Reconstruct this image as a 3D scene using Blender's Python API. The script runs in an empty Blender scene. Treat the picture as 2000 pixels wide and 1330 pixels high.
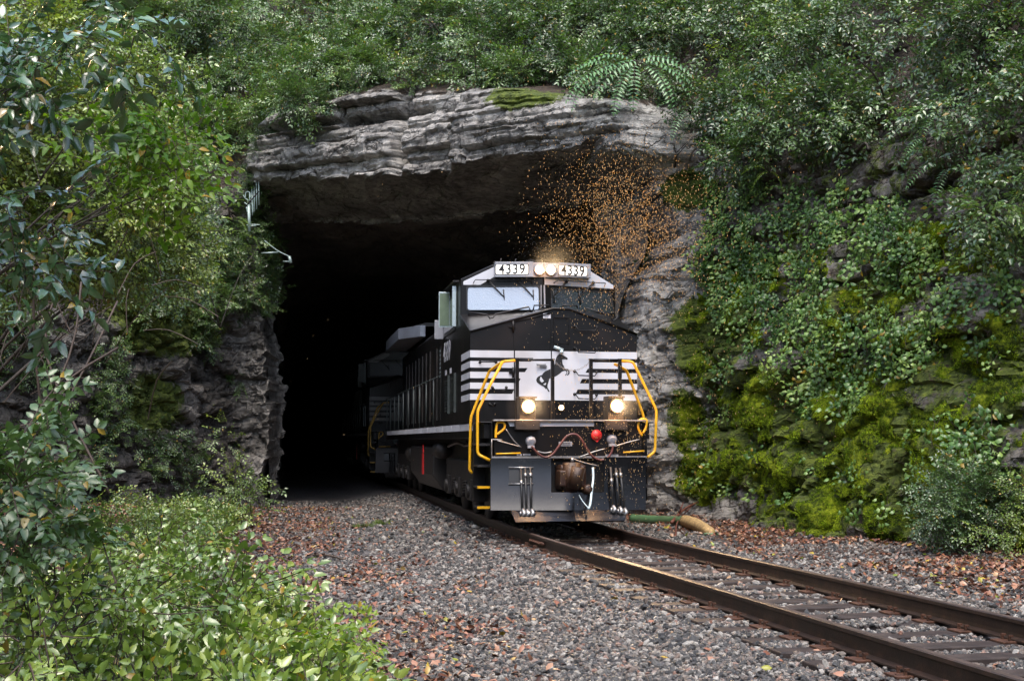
import bpy, math, random
import numpy as np
from mathutils import Vector, Matrix

random.seed(7)
RNG = np.random.default_rng(11)
SC = bpy.context.scene
COL = SC.collection
R = math.radians
PI = math.pi

# ---------------------------------------------------------------- camera, sky, sun, exposure
CAM_H = 1.42
PITCH = math.atan2(195, 2500)
cam_data = bpy.data.cameras.new("camera")
cam_data.lens = 45.0
cam_data.sensor_width = 36.0
cam_data.clip_start = 0.05
cam_data.clip_end = 600
cam = bpy.data.objects.new("camera", cam_data)
cam.location = (0, 0, CAM_H)
cam.rotation_euler = (PI / 2 + PITCH, 0, 0)
COL.objects.link(cam)
SC.camera = cam

SUN_EL, SUN_AZ = R(64), R(182)      # azimuth measured clockwise from +Y
world = bpy.data.worlds.new("World")
SC.world = world
world.use_nodes = True
wn = world.node_tree
sky = wn.nodes.new("ShaderNodeTexSky")
sky.sky_type = 'NISHITA'
sky.sun_disc = False
sky.sun_elevation = SUN_EL
sky.sun_rotation = SUN_AZ
sky.air_density = 1.0
sky.dust_density = 3.0
wn.links.new(sky.outputs[0], wn.nodes["Background"].inputs[0])
wn.nodes["Background"].inputs[1].default_value = 0.15
sd = bpy.data.lights.new("sun", 'SUN')
sd.energy = 0.75
sd.angle = R(32)
sd.color = (1.0, 0.96, 0.9)
sun = bpy.data.objects.new("sun", sd)
sun_dir = Vector((math.sin(SUN_AZ) * math.cos(SUN_EL), math.cos(SUN_AZ) * math.cos(SUN_EL), math.sin(SUN_EL)))
sun.rotation_euler = (-sun_dir).to_track_quat('-Z', 'Y').to_euler()
sun.location = (0, -5, 30)
COL.objects.link(sun)
SC.view_settings.view_transform = 'Standard'
SC.view_settings.look = 'None'
SC.view_settings.gamma = 1.0
SC.view_settings.exposure = 1.58
SC.render.engine = 'CYCLES'
SC.cycles.use_denoising = True
SC.cycles.max_bounces = 5
SC.cycles.diffuse_bounces = 4
SC.cycles.glossy_bounces = 2
SC.cycles.transmission_bounces = 4
SC.cycles.transparent_max_bounces = 8
SC.cycles.volume_bounces = 0
SC.cycles.sample_clamp_indirect = 4.0

# ---------------------------------------------------------------- the picture's geometry, for measuring real positions
def ray(px, py):
    x, y = (px - 1000) / 2500.0, (665 - py) / 2500.0
    c, s = math.cos(PITCH), math.sin(PITCH)
    return Vector((x, c - y * s, s + y * c))
def at_depth(px, py, Y):
    r = ray(px, py); k = Y / r.y
    return Vector((0, 0, CAM_H)) + r * k
def on_level(px, py, z=0.0):
    r = ray(px, py); k = (z - CAM_H) / r.z
    return Vector((0, 0, CAM_H)) + r * k
def project(P):
    P = np.asarray(P, dtype=float)
    c, s = math.cos(PITCH), math.sin(PITCH)
    X, Y, Z = P[..., 0], P[..., 1], P[..., 2] - CAM_H
    yc = np.maximum(Y * c + Z * s, 0.05); zc = -Y * s + Z * c
    return 1000 + 2500 * X / yc, 665 - 2500 * zc / yc

# locomotive frame: U to the picture's right, A away from the camera along the track
ANG = math.atan2(430, 2500)
UX = Vector((math.cos(ANG), math.sin(ANG), 0)); AX = Vector((-math.sin(ANG), math.cos(ANG), 0))
P0 = Vector((0.92, 20.65, 0))
def LF(px, py, d):
    """locomotive coordinates (u, z) of a picture point on the cross plane d metres behind its front"""
    o = P0 + AX * d; r = ray(px, py); c0 = Vector((0, 0, CAM_H))
    k = (o - c0).dot(AX) / r.dot(AX); p = c0 + r * k
    return (p - o).dot(UX), p.z
def LS(px, py, u):
    """locomotive coordinates (d, z) of a picture point on its side plane"""
    o = P0 + UX * u; r = ray(px, py); c0 = Vector((0, 0, CAM_H))
    k = (o - c0).dot(UX) / r.dot(UX); p = c0 + r * k
    return (p - o).dot(AX), p.z
# ---------------------------------------------------------------- numpy noise
def _h(ix, iy, iz, seed):
    h = (ix.astype(np.int64) * 374761393 + iy.astype(np.int64) * 668265263 + iz.astype(np.int64) * 2147483647 + seed * 1274126177) & 0xFFFFFFFF
    h = ((h ^ (h >> 13)) * 1274126177) & 0xFFFFFFFF
    h = ((h ^ (h >> 16)) * 2246822519) & 0xFFFFFFFF
    return ((h ^ (h >> 15)) & 0xFFFFFF) / float(0x1000000)
def vnoise(P, seed=0):
    P = np.asarray(P, dtype=float); i = np.floor(P).astype(np.int64); f = P - i
    f = f * f * f * (f * (f * 6 - 15) + 10); out = 0
    for dx in (0, 1):
        wx = f[..., 0] if dx else 1 - f[..., 0]
        for dy in (0, 1):
            wy = f[..., 1] if dy else 1 - f[..., 1]
            for dz in (0, 1):
                wz = f[..., 2] if dz else 1 - f[..., 2]
                out = out + wx * wy * wz * _h(i[..., 0] + dx, i[..., 1] + dy, i[..., 2] + dz, seed)
    return out * 2 - 1
def fbm(P, octaves=4, seed=0, gain=0.5):
    P = np.asarray(P, dtype=float); a, t, out = 1.0, 0.0, 0
    for k in range(octaves):
        out = out + a * vnoise(P * (2.03 ** k) + 17.3 * k, seed + k); t += a; a *= gain
    return out / t
def worley(P, seed=0):
    P = np.asarray(P, dtype=float); i = np.floor(P).astype(np.int64); f = P - i
    n = P.shape[:-1]; f1 = np.full(n, 9.0); f2 = np.full(n, 9.0); cid = np.zeros(n)
    for dx in (-1, 0, 1):
        for dy in (-1, 0, 1):
            for dz in (-1, 0, 1):
                a, b, c = i[..., 0] + dx, i[..., 1] + dy, i[..., 2] + dz
                ox, oy, oz = _h(a, b, c, seed), _h(a, b, c, seed + 1), _h(a, b, c, seed + 2)
                d = np.sqrt((dx + ox - f[..., 0]) ** 2 + (dy + oy - f[..., 1]) ** 2 + (dz + oz - f[..., 2]) ** 2)
                nearer = d < f1
                f2 = np.where(nearer, f1, np.minimum(f2, d))
                cid = np.where(nearer, _h(a, b, c, seed + 3), cid)
                f1 = np.where(nearer, d, f1)
    return f1, f2, cid
def sstep(a, b, x):
    t = np.clip((np.asarray(x, dtype=float) - a) / (b - a), 0, 1)
    return t * t * (3 - 2 * t)
def poly_sd(X, Y, poly):
    """signed distance to a polygon, positive inside"""
    poly = np.asarray(poly, dtype=float); d = np.full(np.shape(X), 1e9); inside = np.zeros(np.shape(X), dtype=bool)
    n = len(poly)
    for k in range(n):
        x0, y0 = poly[k]; x1, y1 = poly[(k + 1) % n]
        ex, ey = x1 - x0, y1 - y0; l2 = ex * ex + ey * ey + 1e-12
        t = np.clip(((X - x0) * ex + (Y - y0) * ey) / l2, 0, 1)
        d = np.minimum(d, np.hypot(X - x0 - t * ex, Y - y0 - t * ey))
        c = ((y0 > Y) != (y1 > Y)) & (X < (x1 - x0) * (Y - y0) / ((y1 - y0) + 1e-12) + x0)
        inside ^= c
    return np.where(inside, d, -d)

# ---------------------------------------------------------------- materials
class NT:
    def __init__(self, name):
        self.m = bpy.data.materials.new(name); self.m.use_nodes = True
        self.t = self.m.node_tree; self.n = self.t.nodes; self.l = self.t.links
        self.b = self.n["Principled BSDF"]; self.out = self.n["Material Output"]
    def new(self, kind, **kw):
        x = self.n.new(kind)
        for k, v in kw.items():
            setattr(x, k, v)
        return x
    def link(self, a, b): self.l.new(a, b)
    def noise(self, scale, detail=4, rough=0.6, vec=None, dist=0.0):
        x = self.new("ShaderNodeTexNoise"); x.inputs["Scale"].default_value = scale
        x.inputs["Detail"].default_value = detail; x.inputs["Roughness"].default_value = rough
        x.inputs["Distortion"].default_value = dist
        if vec is not None: self.link(vec, x.inputs["Vector"])
        return x.outputs["Fac"]
    def pos(self, scale=(1, 1, 1)):
        g = self.new("ShaderNodeNewGeometry"); m = self.new("ShaderNodeMapping")
        m.inputs["Scale"].default_value = scale; self.link(g.outputs["Position"], m.inputs["Vector"])
        return m.outputs[0]
    def obj(self, scale=(1, 1, 1)):
        g = self.new("ShaderNodeTexCoord"); m = self.new("ShaderNodeMapping")
        m.inputs["Scale"].default_value = scale; self.link(g.outputs["Object"], m.inputs["Vector"])
        return m.outputs[0]
    def ramp(self, fac, stops):
        x = self.new("ShaderNodeValToRGB"); e = x.color_ramp.elements
        while len(e) < len(stops): e.new(0.5)
        for k, (p, c) in enumerate(stops):
            e[k].position = p; e[k].color = (*c, 1) if len(c) == 3 else c
        self.link(fac, x.inputs[0]); return x.outputs[0]
    def mix(self, fac, a, b, mode='MIX'):
        x = self.new("ShaderNodeMix", data_type='RGBA', blend_type=mode)
        for i, v in ((0, fac), (6, a), (7, b)):
            if isinstance(v, (int, float)): x.inputs[i].default_value = v
            elif isinstance(v, tuple): x.inputs[i].default_value = (*v, 1)
            else: self.link(v, x.inputs[i])
        return x.outputs[2]
    def math(self, op, a, b=0.0, clamp=False):
        x = self.new("ShaderNodeMath", operation=op); x.use_clamp = clamp
        for i, v in enumerate((a, b)):
            if isinstance(v, (int, float)): x.inputs[i].default_value = v
            else: self.link(v, x.inputs[i])
        return x.outputs[0]
    def attr(self, name):
        x = self.new("ShaderNodeAttribute"); x.attribute_name = name; return x
    def rand(self):
        return self.new("ShaderNodeObjectInfo").outputs["Random"]
    def bump(self, h, strength=0.5, dist=0.02):
        x = self.new("ShaderNodeBump"); x.inputs["Strength"].default_value = strength
        x.inputs["Distance"].default_value = dist; self.link(h, x.inputs["Height"])
        self.link(x.outputs[0], self.b.inputs["Normal"]); return x
    def base(self, c):
        if isinstance(c, tuple): self.b.inputs["Base Color"].default_value = (*c, 1)
        else: self.link(c, self.b.inputs["Base Color"])
    def set(self, **kw):
        for k, v in kw.items():
            self.b.inputs[k.replace("_", " ")].default_value = v

def mat_plain(name, col, rough=0.5, metal=0.0, var=0.25, scale=6.0, bump=0.15, spec=0.5, coat=0.0, dirt=(0.05, 0.04, 0.03), dirt_amt=0.2):
    """painted or bare solid with uneven tone, dirt patches and fine relief"""
    t = NT(name); v = t.obj()
    n1 = t.noise(scale, 5, 0.65, v); n2 = t.noise(scale * 0.3, 3, 0.5, v)
    lo = tuple(c * (1 - var) for c in col); hi = tuple(min(1, c * (1 + var)) for c in col)
    c = t.ramp(n1, [(0.3, lo), (0.7, hi)])
    f = t.math('MULTIPLY', t.ramp(n2, [(0.5, (0, 0, 0)), (0.75, (1, 1, 1))]), dirt_amt)
    t.base(t.mix(f, c, dirt))
    r = t.new("ShaderNodeMapRange"); t.link(n1, r.inputs[0])
    r.inputs["To Min"].default_value = max(0.02, rough - 0.12); r.inputs["To Max"].default_value = min(1, rough + 0.12)
    t.link(r.outputs[0], t.b.inputs["Roughness"])
    t.set(Metallic=metal, Coat_Weight=coat); t.b.inputs["Specular IOR Level"].default_value = spec
    if bump: t.bump(t.noise(scale * 6, 4, 0.7, v), bump, 0.01)
    return t.m
def mat_emit(name, col, strength):
    t = NT(name); t.base(tuple(c for c in col)); t.b.inputs["Emission Color"].default_value = (*col, 1)
    t.b.inputs["Emission Strength"].default_value = strength; return t.m

# ---------------------------------------------------------------- objects
def tag(o, label=None, cat=None, group=None, kind=None):
    if label: o["label"] = label
    if cat: o["category"] = cat
    if group: o["group"] = group
    if kind: o["kind"] = kind
    return o
def link(o, parent=None):
    COL.objects.link(o)
    if parent is not None: o.parent = parent
    return o
def empty(name, loc=(0, 0, 0), rz=0.0, label=None, cat=None, group=None):
    o = bpy.data.objects.new(name, None); o.location = loc; o.rotation_euler = (0, 0, rz)
    o.empty_display_size = 0.2
    link(o); return tag(o, label, cat, group)
def np_mesh(name, V, F, mats=(), smooth=True, attrs=None, mat_idx=None):
    me = bpy.data.meshes.new(name); V = np.asarray(V, dtype=np.float32); F = np.asarray(F, dtype=np.int32)
    k = F.shape[1]
    me.vertices.add(len(V)); me.vertices.foreach_set("co", V.ravel())
    me.loops.add(F.size); me.loops.foreach_set("vertex_index", F.ravel())
    me.polygons.add(len(F)); me.polygons.foreach_set("loop_start", np.arange(0, F.size, k, dtype=np.int32))
    me.polygons.foreach_set("loop_total", np.full(len(F), k, dtype=np.int32))
    me.polygons.foreach_set("use_smooth", np.full(len(F), smooth, dtype=bool))
    if mat_idx is not None: me.polygons.foreach_set("material_index", np.asarray(mat_idx, dtype=np.int32))
    for m in mats: me.materials.append(m)
    for a, (dom, arr) in (attrs or {}).items():
        x = me.attributes.new(a, 'FLOAT', dom); x.data.foreach_set("value", np.asarray(arr, dtype=np.float32))
    me.update(); me.validate(); return me
class MB:
    """collects shapes and links them as one mesh object"""
    def __init__(self): self.v = []; self.f = []; self.s = []
    def add(self, vs, fs, smooth=False):
        o = len(self.v); self.v += [tuple(p) for p in vs]; self.f += [tuple(i + o for i in f) for f in fs]; self.s += [smooth] * len(fs); return self
    def box(self, lo, hi):
        (a, b, c), (d, e, f) = lo, hi
        vs = [(a, b, c), (d, b, c), (d, e, c), (a, e, c), (a, b, f), (d, b, f), (d, e, f), (a, e, f)]
        return self.add(vs, [(0, 3, 2, 1), (4, 5, 6, 7), (0, 1, 5, 4), (1, 2, 6, 5), (2, 3, 7, 6), (3, 0, 4, 7)])
    def prism(self, poly, axis, a, b):
        """poly in the two axes other than `axis`, extruded from a to b along it"""
        def P(p, q):
            if axis == 'x': return (q, p[0], p[1])
            if axis == 'y': return (p[0], q, p[1])
            return (p[0], p[1], q)
        n = len(poly); vs = [P(p, a) for p in poly] + [P(p, b) for p in poly]
        fs = [tuple(range(n)), tuple(range(2 * n - 1, n - 1, -1))] + [(i, i + n, (i + 1) % n + n, (i + 1) % n) for i in range(n)]
        return self.add(vs, fs)
    def tube(self, pts, r, n=8, caps=True, close=False):
        pts = [Vector(p) for p in pts]; rs = r if isinstance(r, (list, tuple)) else [r] * len(pts)
        vs = []; fs = []; up = Vector((0.13, 0.31, 0.94)).normalized(); N = len(pts)
        for i, p in enumerate(pts):
            if close: t = (pts[(i + 1) % N] - pts[i - 1])
            else: t = (pts[min(i + 1, N - 1)] - pts[max(i - 1, 0)])
            t = t.normalized() if t.length > 1e-9 else Vector((0, 0, 1))
            a = up - t * up.dot(t)
            if a.length < 1e-3: a = Vector((1, 0, 0)) - t * t.x
            a.normalize(); b = t.cross(a); up = a
            vs += [p + (a * math.cos(2 * PI * k / n) + b * math.sin(2 * PI * k / n)) * rs[i] for k in range(n)]
        for i in range(N if close else N - 1):
            j = (i + 1) % N
            fs += [(i * n + k, i * n + (k + 1) % n, j * n + (k + 1) % n, j * n + k) for k in range(n)]
        if caps and not close: fs += [tuple(range(n - 1, -1, -1)), tuple((N - 1) * n + k for k in range(n))]
        return self.add(vs, fs, True)
    def cyl(self, a, b, r, n=20): return self.tube([a, b], r, n)
    def ring(self, c, normal, R0, r, n=24, m=8):
        nrm = Vector(normal).normalized(); a = nrm.orthogonal().normalized(); b = nrm.cross(a); c = Vector(c)
        return self.tube([c + (a * math.cos(2 * PI * k / n) + b * math.sin(2 * PI * k / n)) * R0 for k in range(n)], r, m, close=True)
    def build(self, name, mat, parent=None, bevel=0.0, loc=None, mats=None):
        me = bpy.data.meshes.new(name); me.from_pydata(self.v, [], self.f)
        me.polygons.foreach_set("use_smooth", self.s)
        me.materials.append(mat)
        me.update(); o = bpy.data.objects.new(name, me); link(o, parent)
        if loc: o.location = loc
        if bevel:
            b = o.modifiers.new("bevel", 'BEVEL'); b.width = bevel; b.segments = 2; b.limit_method = 'ANGLE'; b.angle_limit = R(40); b.harden_normals = False
        return o
def smooth_pts(pts, n=6):
    """Catmull-Rom through the points"""
    P = [Vector(p) for p in pts]; out = []
    for i in range(len(P) - 1):
        a, b, c, d = P[max(i - 1, 0)], P[i], P[i + 1], P[min(i + 2, len(P) - 1)]
        for k in range(n):
            t = k / n
            out.append(0.5 * ((2 * b) + (c - a) * t + (2 * a - 5 * b + 4 * c - d) * t * t + (-a + 3 * b - 3 * c + d) * t ** 3))
    return out + [P[-1]]
def round_poly(pts, r, n=4):
    out = []; N = len(pts)
    for i in range(N):
        p, a, b = Vector(pts[i]), Vector(pts[i - 1]), Vector(pts[(i + 1) % N])
        u, v = (a - p).normalized(), (b - p).normalized()
        s, e = p + u * r, p + v * r
        for k in range(n + 1):
            t = k / n; out.append(tuple(s * (1 - t) ** 2 + p * 2 * t * (1 - t) + e * t * t))
    return out

# ---------------------------------------------------------------- instancing of leaves and stones (one object each, for what nobody could count)
def source_collection(name, meshes):
    c = bpy.data.collections.new(name)
    for k, me in enumerate(meshes):
        o = bpy.data.objects.new("%s_%02d" % (name, k), me); c.objects.link(o)
    return c
_GN = {}
def gn_group(coll):
    if coll.name in _GN: return _GN[coll.name]
    g = bpy.data.node_groups.new("scatter_" + coll.name, 'GeometryNodeTree')
    g.interface.new_socket("Geometry", in_out='INPUT', socket_type='NodeSocketGeometry')
    g.interface.new_socket("Geometry", in_out='OUTPUT', socket_type='NodeSocketGeometry')
    i = g.nodes.new("NodeGroupInput"); o = g.nodes.new("NodeGroupOutput")
    ip = g.nodes.new("GeometryNodeInstanceOnPoints"); ci = g.nodes.new("GeometryNodeCollectionInfo")
    ci.inputs["Collection"].default_value = coll; ci.inputs["Separate Children"].default_value = True
    ci.inputs["Reset Children"].default_value = True
    def na(nm, ty):
        x = g.nodes.new("GeometryNodeInputNamedAttribute"); x.data_type = ty; x.inputs["Name"].default_value = nm; return x.outputs["Attribute"]
    e = g.nodes.new("FunctionNodeEulerToRotation")
    g.links.new(na("rot", 'FLOAT_VECTOR'), e.inputs[0]); g.links.new(e.outputs[0], ip.inputs["Rotation"])
    g.links.new(na("scl", 'FLOAT_VECTOR'), ip.inputs["Scale"]); g.links.new(na("idx", 'INT'), ip.inputs["Instance Index"])
    ip.inputs["Pick Instance"].default_value = True
    g.links.new(i.outputs[0], ip.inputs["Points"]); g.links.new(ci.outputs[0], ip.inputs["Instance"])
    g.links.new(ip.outputs[0], o.inputs[0]); _GN[coll.name] = g; return g
def scatter(name, coll, P, ROT, S, parent=None, idx=None):
    P = np.asarray(P, dtype=np.float32); n = len(P)
    me = bpy.data.meshes.new(name); me.vertices.add(n); me.vertices.foreach_set("co", P.ravel())
    S = np.asarray(S, dtype=np.float32)
    if S.ndim == 1: S = np.repeat(S[:, None], 3, axis=1)
    a = me.attributes.new("rot", 'FLOAT_VECTOR', 'POINT'); a.data.foreach_set("vector", np.asarray(ROT, dtype=np.float32).ravel())
    a = me.attributes.new("scl", 'FLOAT_VECTOR', 'POINT'); a.data.foreach_set("vector", S.ravel())
    if idx is None: idx = RNG.integers(0, len(coll.objects), n)
    a = me.attributes.new("idx", 'INT', 'POINT'); a.data.foreach_set("value", np.asarray(idx, dtype=np.int32))
    o = bpy.data.objects.new(name, me); link(o, parent)
    m = o.modifiers.new("scatter", 'NODES'); m.node_group = gn_group(coll)
    return o
def euler_from(Z, roll, Y=None):
    """euler angles whose local Z is the given direction, rolled about it"""
    Z = np.asarray(Z, dtype=float); Z = Z / (np.linalg.norm(Z, axis=1, keepdims=True) + 1e-9)
    ref = np.where(np.abs(Z[:, 2:3]) > 0.95, np.array([[1.0, 0, 0]]), np.array([[0, 0, 1.0]]))
    X = np.cross(ref, Z); X /= np.linalg.norm(X, axis=1, keepdims=True); Yv = np.cross(Z, X)
    c, s = np.cos(roll)[:, None], np.sin(roll)[:, None]
    X2 = X * c + Yv * s; Y2 = -X * s + Yv * c
    return np.stack([np.arctan2(Y2[:, 2], Z[:, 2]), np.arcsin(np.clip(-X2[:, 2], -1, 1)), np.arctan2(X2[:, 1], X2[:, 0])], axis=1)
# ================================================================ TRACK LINE
GAUGE = 1.56
_L1, _L2 = on_level(2000, 1326), on_level(1200, 1088)
_nd = (_L2 - _L1).normalized(); _pr = Vector((_nd.y, -_nd.x, 0))
NEAR_C = _L2 + _pr * GAUGE / 2; NEAR_D = _nd
def track_x(Y):
    """x of the track's centre line at depth Y"""
    Y = np.asarray(Y, dtype=float)
    near = NEAR_C.x + (Y - NEAR_C.y) * NEAR_D.x / NEAR_D.y
    far = P0.x + (Y - P0.y) * AX.x / AX.y
    y0, y1 = 13.0, 21.5
    t = np.clip((Y - y0) / (y1 - y0), 0, 1); h = y1 - y0
    xa = NEAR_C.x + (y0 - NEAR_C.y) * NEAR_D.x / NEAR_D.y; xb = P0.x + (y1 - P0.y) * AX.x / AX.y
    ma, mb = NEAR_D.x / NEAR_D.y * h, AX.x / AX.y * h
    mid = (2 * t**3 - 3 * t**2 + 1) * xa + (t**3 - 2 * t**2 + t) * ma + (-2 * t**3 + 3 * t**2) * xb + (t**3 - t**2) * mb
    return np.where(Y < y0, near, np.where(Y > y1, far, mid))
def track_off(X, Y):
    return (np.asarray(X) - track_x(Y)) * math.cos(ANG)
def ground_z(X, Y, detail=True):
    X = np.asarray(X, dtype=float); Y = np.asarray(Y, dtype=float); c = track_off(X, Y)
    z = np.where(c < 0, -0.235 - 0.22 * sstep(1.25, 2.9, -c), -0.235 - 0.10 * sstep(1.25, 2.0, c) + 0.12 * sstep(2.6, 4.6, c))
    z = z - 0.03 * sstep(0.9, 0.0, np.abs(c))
    z = z + 13 * sstep(-16, -48, Y)  # unseen rise added behind the camera to darken the plow's reflections
    left = np.maximum(0, -(c + 4.6 + 0.10 * np.maximum(0, 22 - Y)))
    z = z + 0.16 * np.minimum(left, 3.0) * sstep(34, 27, Y)
    if detail:
        P = np.stack([X, Y, np.zeros_like(X)], -1)
        z = z + 0.05 * fbm(P * 0.7, 3, 5) * sstep(1.2, 2.5, np.abs(c)) + 0.012 * fbm(P * 5, 2, 9)
    return z

# ================================================================ ROCK MATERIAL
def rock_material(name, stops, dark_wet=0.5, rough=0.55, strata=True):
    t = NT(name); p = t.pos(); big = t.noise(0.55, 5, 0.6, p, 0.4); fine = t.noise(5.5, 6, 0.72, p, 0.3)
    st = t.noise(1.1, 5, 0.65, t.pos((0.5, 0.5, 5.0)), 0.5); drip = t.noise(1.6, 4, 0.6, t.pos((1.6, 1.6, 0.22)))
    f = t.math('ADD', t.math('MULTIPLY', big, 0.35), t.math('MULTIPLY', fine, 0.4)); f = t.math('ADD', f, t.math('MULTIPLY', st, 0.25))
    c = t.ramp(f, stops)
    vor = t.new("ShaderNodeTexVoronoi", feature='DISTANCE_TO_EDGE'); vor.inputs["Scale"].default_value = 1.0
    wn_ = t.noise(2.0, 3, 0.6, p); mp = t.new("ShaderNodeMapping"); mp.inputs["Scale"].default_value = (1.0, 1.0, 2.6)
    add = t.new("ShaderNodeVectorMath", operation='ADD'); t.link(t.pos(), add.inputs[0])
    cmb = t.new("ShaderNodeCombineXYZ"); t.link(wn_, cmb.inputs[0]); t.link(wn_, cmb.inputs[2]); t.link(cmb.outputs[0], add.inputs[1])
    t.link(add.outputs[0], mp.inputs[0]); t.link(mp.outputs[0], vor.inputs["Vector"])
    crack = t.ramp(vor.outputs["Distance"], [(0.0, (1, 1, 1)), (0.035, (0, 0, 0))])
    c = t.mix(t.math('MULTIPLY', crack, 0.4), c, (0.012, 0.011, 0.01))
    wet = t.ramp(drip, [(0.48, (0, 0, 0)), (0.66, (1, 1, 1))])
    c = t.mix(t.math('MULTIPLY', wet, dark_wet), c, (0.02, 0.018, 0.018))
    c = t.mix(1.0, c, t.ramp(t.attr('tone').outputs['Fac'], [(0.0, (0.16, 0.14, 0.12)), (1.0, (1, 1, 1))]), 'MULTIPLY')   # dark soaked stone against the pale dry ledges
    # lichen and thin moss film, stronger where the sheet carries the "moss" value
    m = t.attr("moss").outputs["Fac"]; mn = t.noise(2.6, 7, 0.8, p)
    mf = t.math('ADD', m, t.math('MULTIPLY', t.math('SUBTRACT', mn, 0.5), 2.6)); mf = t.ramp(mf, [(0.42, (0, 0, 0)), (0.62, (1, 1, 1))])
    mcol = t.ramp(t.noise(9, 5, 0.7, p), [(0.25, (0.02, 0.03, 0.004)), (0.5, (0.065, 0.09, 0.008)), (0.75, (0.15, 0.18, 0.015))])
    c = t.mix(mf, c, mcol)
    # brown soil and dead leaf film
    s = t.attr("soil").outputs["Fac"]; sf = t.math('ADD', s, t.math('MULTIPLY', t.math('SUBTRACT', t.noise(4.3, 6, 0.7, p), 0.5), 2.2))
    sf = t.ramp(sf, [(0.45, (0, 0, 0)), (0.65, (1, 1, 1))])
    c = t.mix(sf, c, t.ramp(t.noise(14, 5, 0.7, p), [(0.3, (0.012, 0.009, 0.006)), (0.7, (0.07, 0.045, 0.028))]))
    t.base(c)
    rr = t.new("ShaderNodeMapRange"); t.link(mf, rr.inputs[0]); rr.inputs["To Min"].default_value = rough; rr.inputs["To Max"].default_value = 0.9
    t.link(rr.outputs[0], t.b.inputs["Roughness"])
    h = t.math('ADD', t.math('MULTIPLY', t.noise(9, 8, 0.75, p), 0.6), t.math('MULTIPLY', st, 0.5)); h = t.math('SUBTRACT', h, t.math('MULTIPLY', crack, 0.5))
    t.bump(h, 0.9, 0.10)
    return t.m
M_ROCK = rock_material("rock", [(0.36, (0.036, 0.032, 0.028)), (0.42, (0.135, 0.122, 0.108)), (0.49, (0.35, 0.33, 0.30)), (0.60, (0.66, 0.63, 0.58))], 0.35)
M_ROCKDK = rock_material("rock_tunnel", [(0.34, (0.09, 0.075, 0.062)), (0.5, (0.26, 0.225, 0.19)), (0.7, (0.48, 0.43, 0.37))], 0.3)

# ================================================================ THE CUTTING: left cliff, portal face, right cliff as one rock face
J0 = np.array([-7.7, 36.3]); J1 = np.array([4.0, 28.6])
PATH = [(-30, -30), (-24, -14), (-19, -3), (-16, 6), (-13.6, 13), (-12.3, 18), (-11.3, 22), (-10.5, 25.5), (-9.6, 28), (-8.75, 31), (-8.15, 34), tuple(J0), tuple(J1),
        (4.35, 26), (4.75, 23.9), (5.35, 22.2), (6.0, 20.6), (7.25, 18.2), (9.2, 15.6), (12.5, 12.2), (17.5, 8.5), (23, 2), (30, -12), (36, -30)]
PP = np.array(PATH, dtype=float); _sl = np.concatenate([[0], np.cumsum(np.hypot(*np.diff(PP, axis=0).T))])
S_J0, S_J1 = _sl[11], _sl[12]
_ss = np.arange(0, _sl[-1], 0.02); _px = np.interp(_ss, _sl, PP[:, 0]); _py = np.interp(_ss, _sl, PP[:, 1])
def _sm(a, w):
    k = np.hanning(w); k /= k.sum(); return np.convolve(np.pad(a, w // 2, mode='edge'), k, mode='valid')[:len(a)]
_bx, _by = _sm(_px, 61), _sm(_py, 61)
_tx, _ty = np.gradient(_sm(_px, 201)), np.gradient(_sm(_py, 201)); _tl = np.hypot(_tx, _ty); _nx, _ny = -_ty / _tl, _tx / _tl  # outward, into the hill
def path_at(s): return np.interp(s, _ss, _bx), np.interp(s, _ss, _by), np.interp(s, _ss, _nx), np.interp(s, _ss, _ny)
ROCK_H = [(0, 6), (S_J0 - 18, 4.6), (S_J0 - 9, 4.7), (S_J0 - 3.5, 5.4), (S_J0 - 1.2, 7.8), (S_J0 + 0.2, 10.2), (S_J0 + 1.5, 11.0), (S_J0 + 5, 11.0), (S_J1 - 4, 10.2), (S_J1 - 0.5, 9.3),
          (S_J1 + 2, 8.6), (S_J1 + 6, 7.4), (S_J1 + 10, 7.0), (_sl[-1], 6)]
SLOPE = [(0, 42), (S_J0 - 3, 48), (S_J0 + 1, 40), (S_J1 - 2, 42), (S_J1 + 2, 56), (_sl[-1], 55)]
LEAN = [(0, 0.16), (S_J0 - 4, 0.12), (S_J0 - 0.5, 0.0), (S_J1 - 1, 0.0), (S_J1 + 1.5, 0.10), (S_J1 + 5, 0.2), (_sl[-1], 0.2)]
def _lut(tab, s): a = np.array(tab); return np.interp(s, a[:, 0], a[:, 1])
def profile(s, t):
    zr = _lut(ROCK_H, s); al = np.radians(_lut(SLOPE, s)); le = _lut(LEAN, s)
    e = np.maximum(0, t - zr); b = np.minimum(t, zr)
    # a rounded lip between the face and the slope
    return b - 0.6 + e * np.sin(al), le * b + e * np.cos(al)

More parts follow.
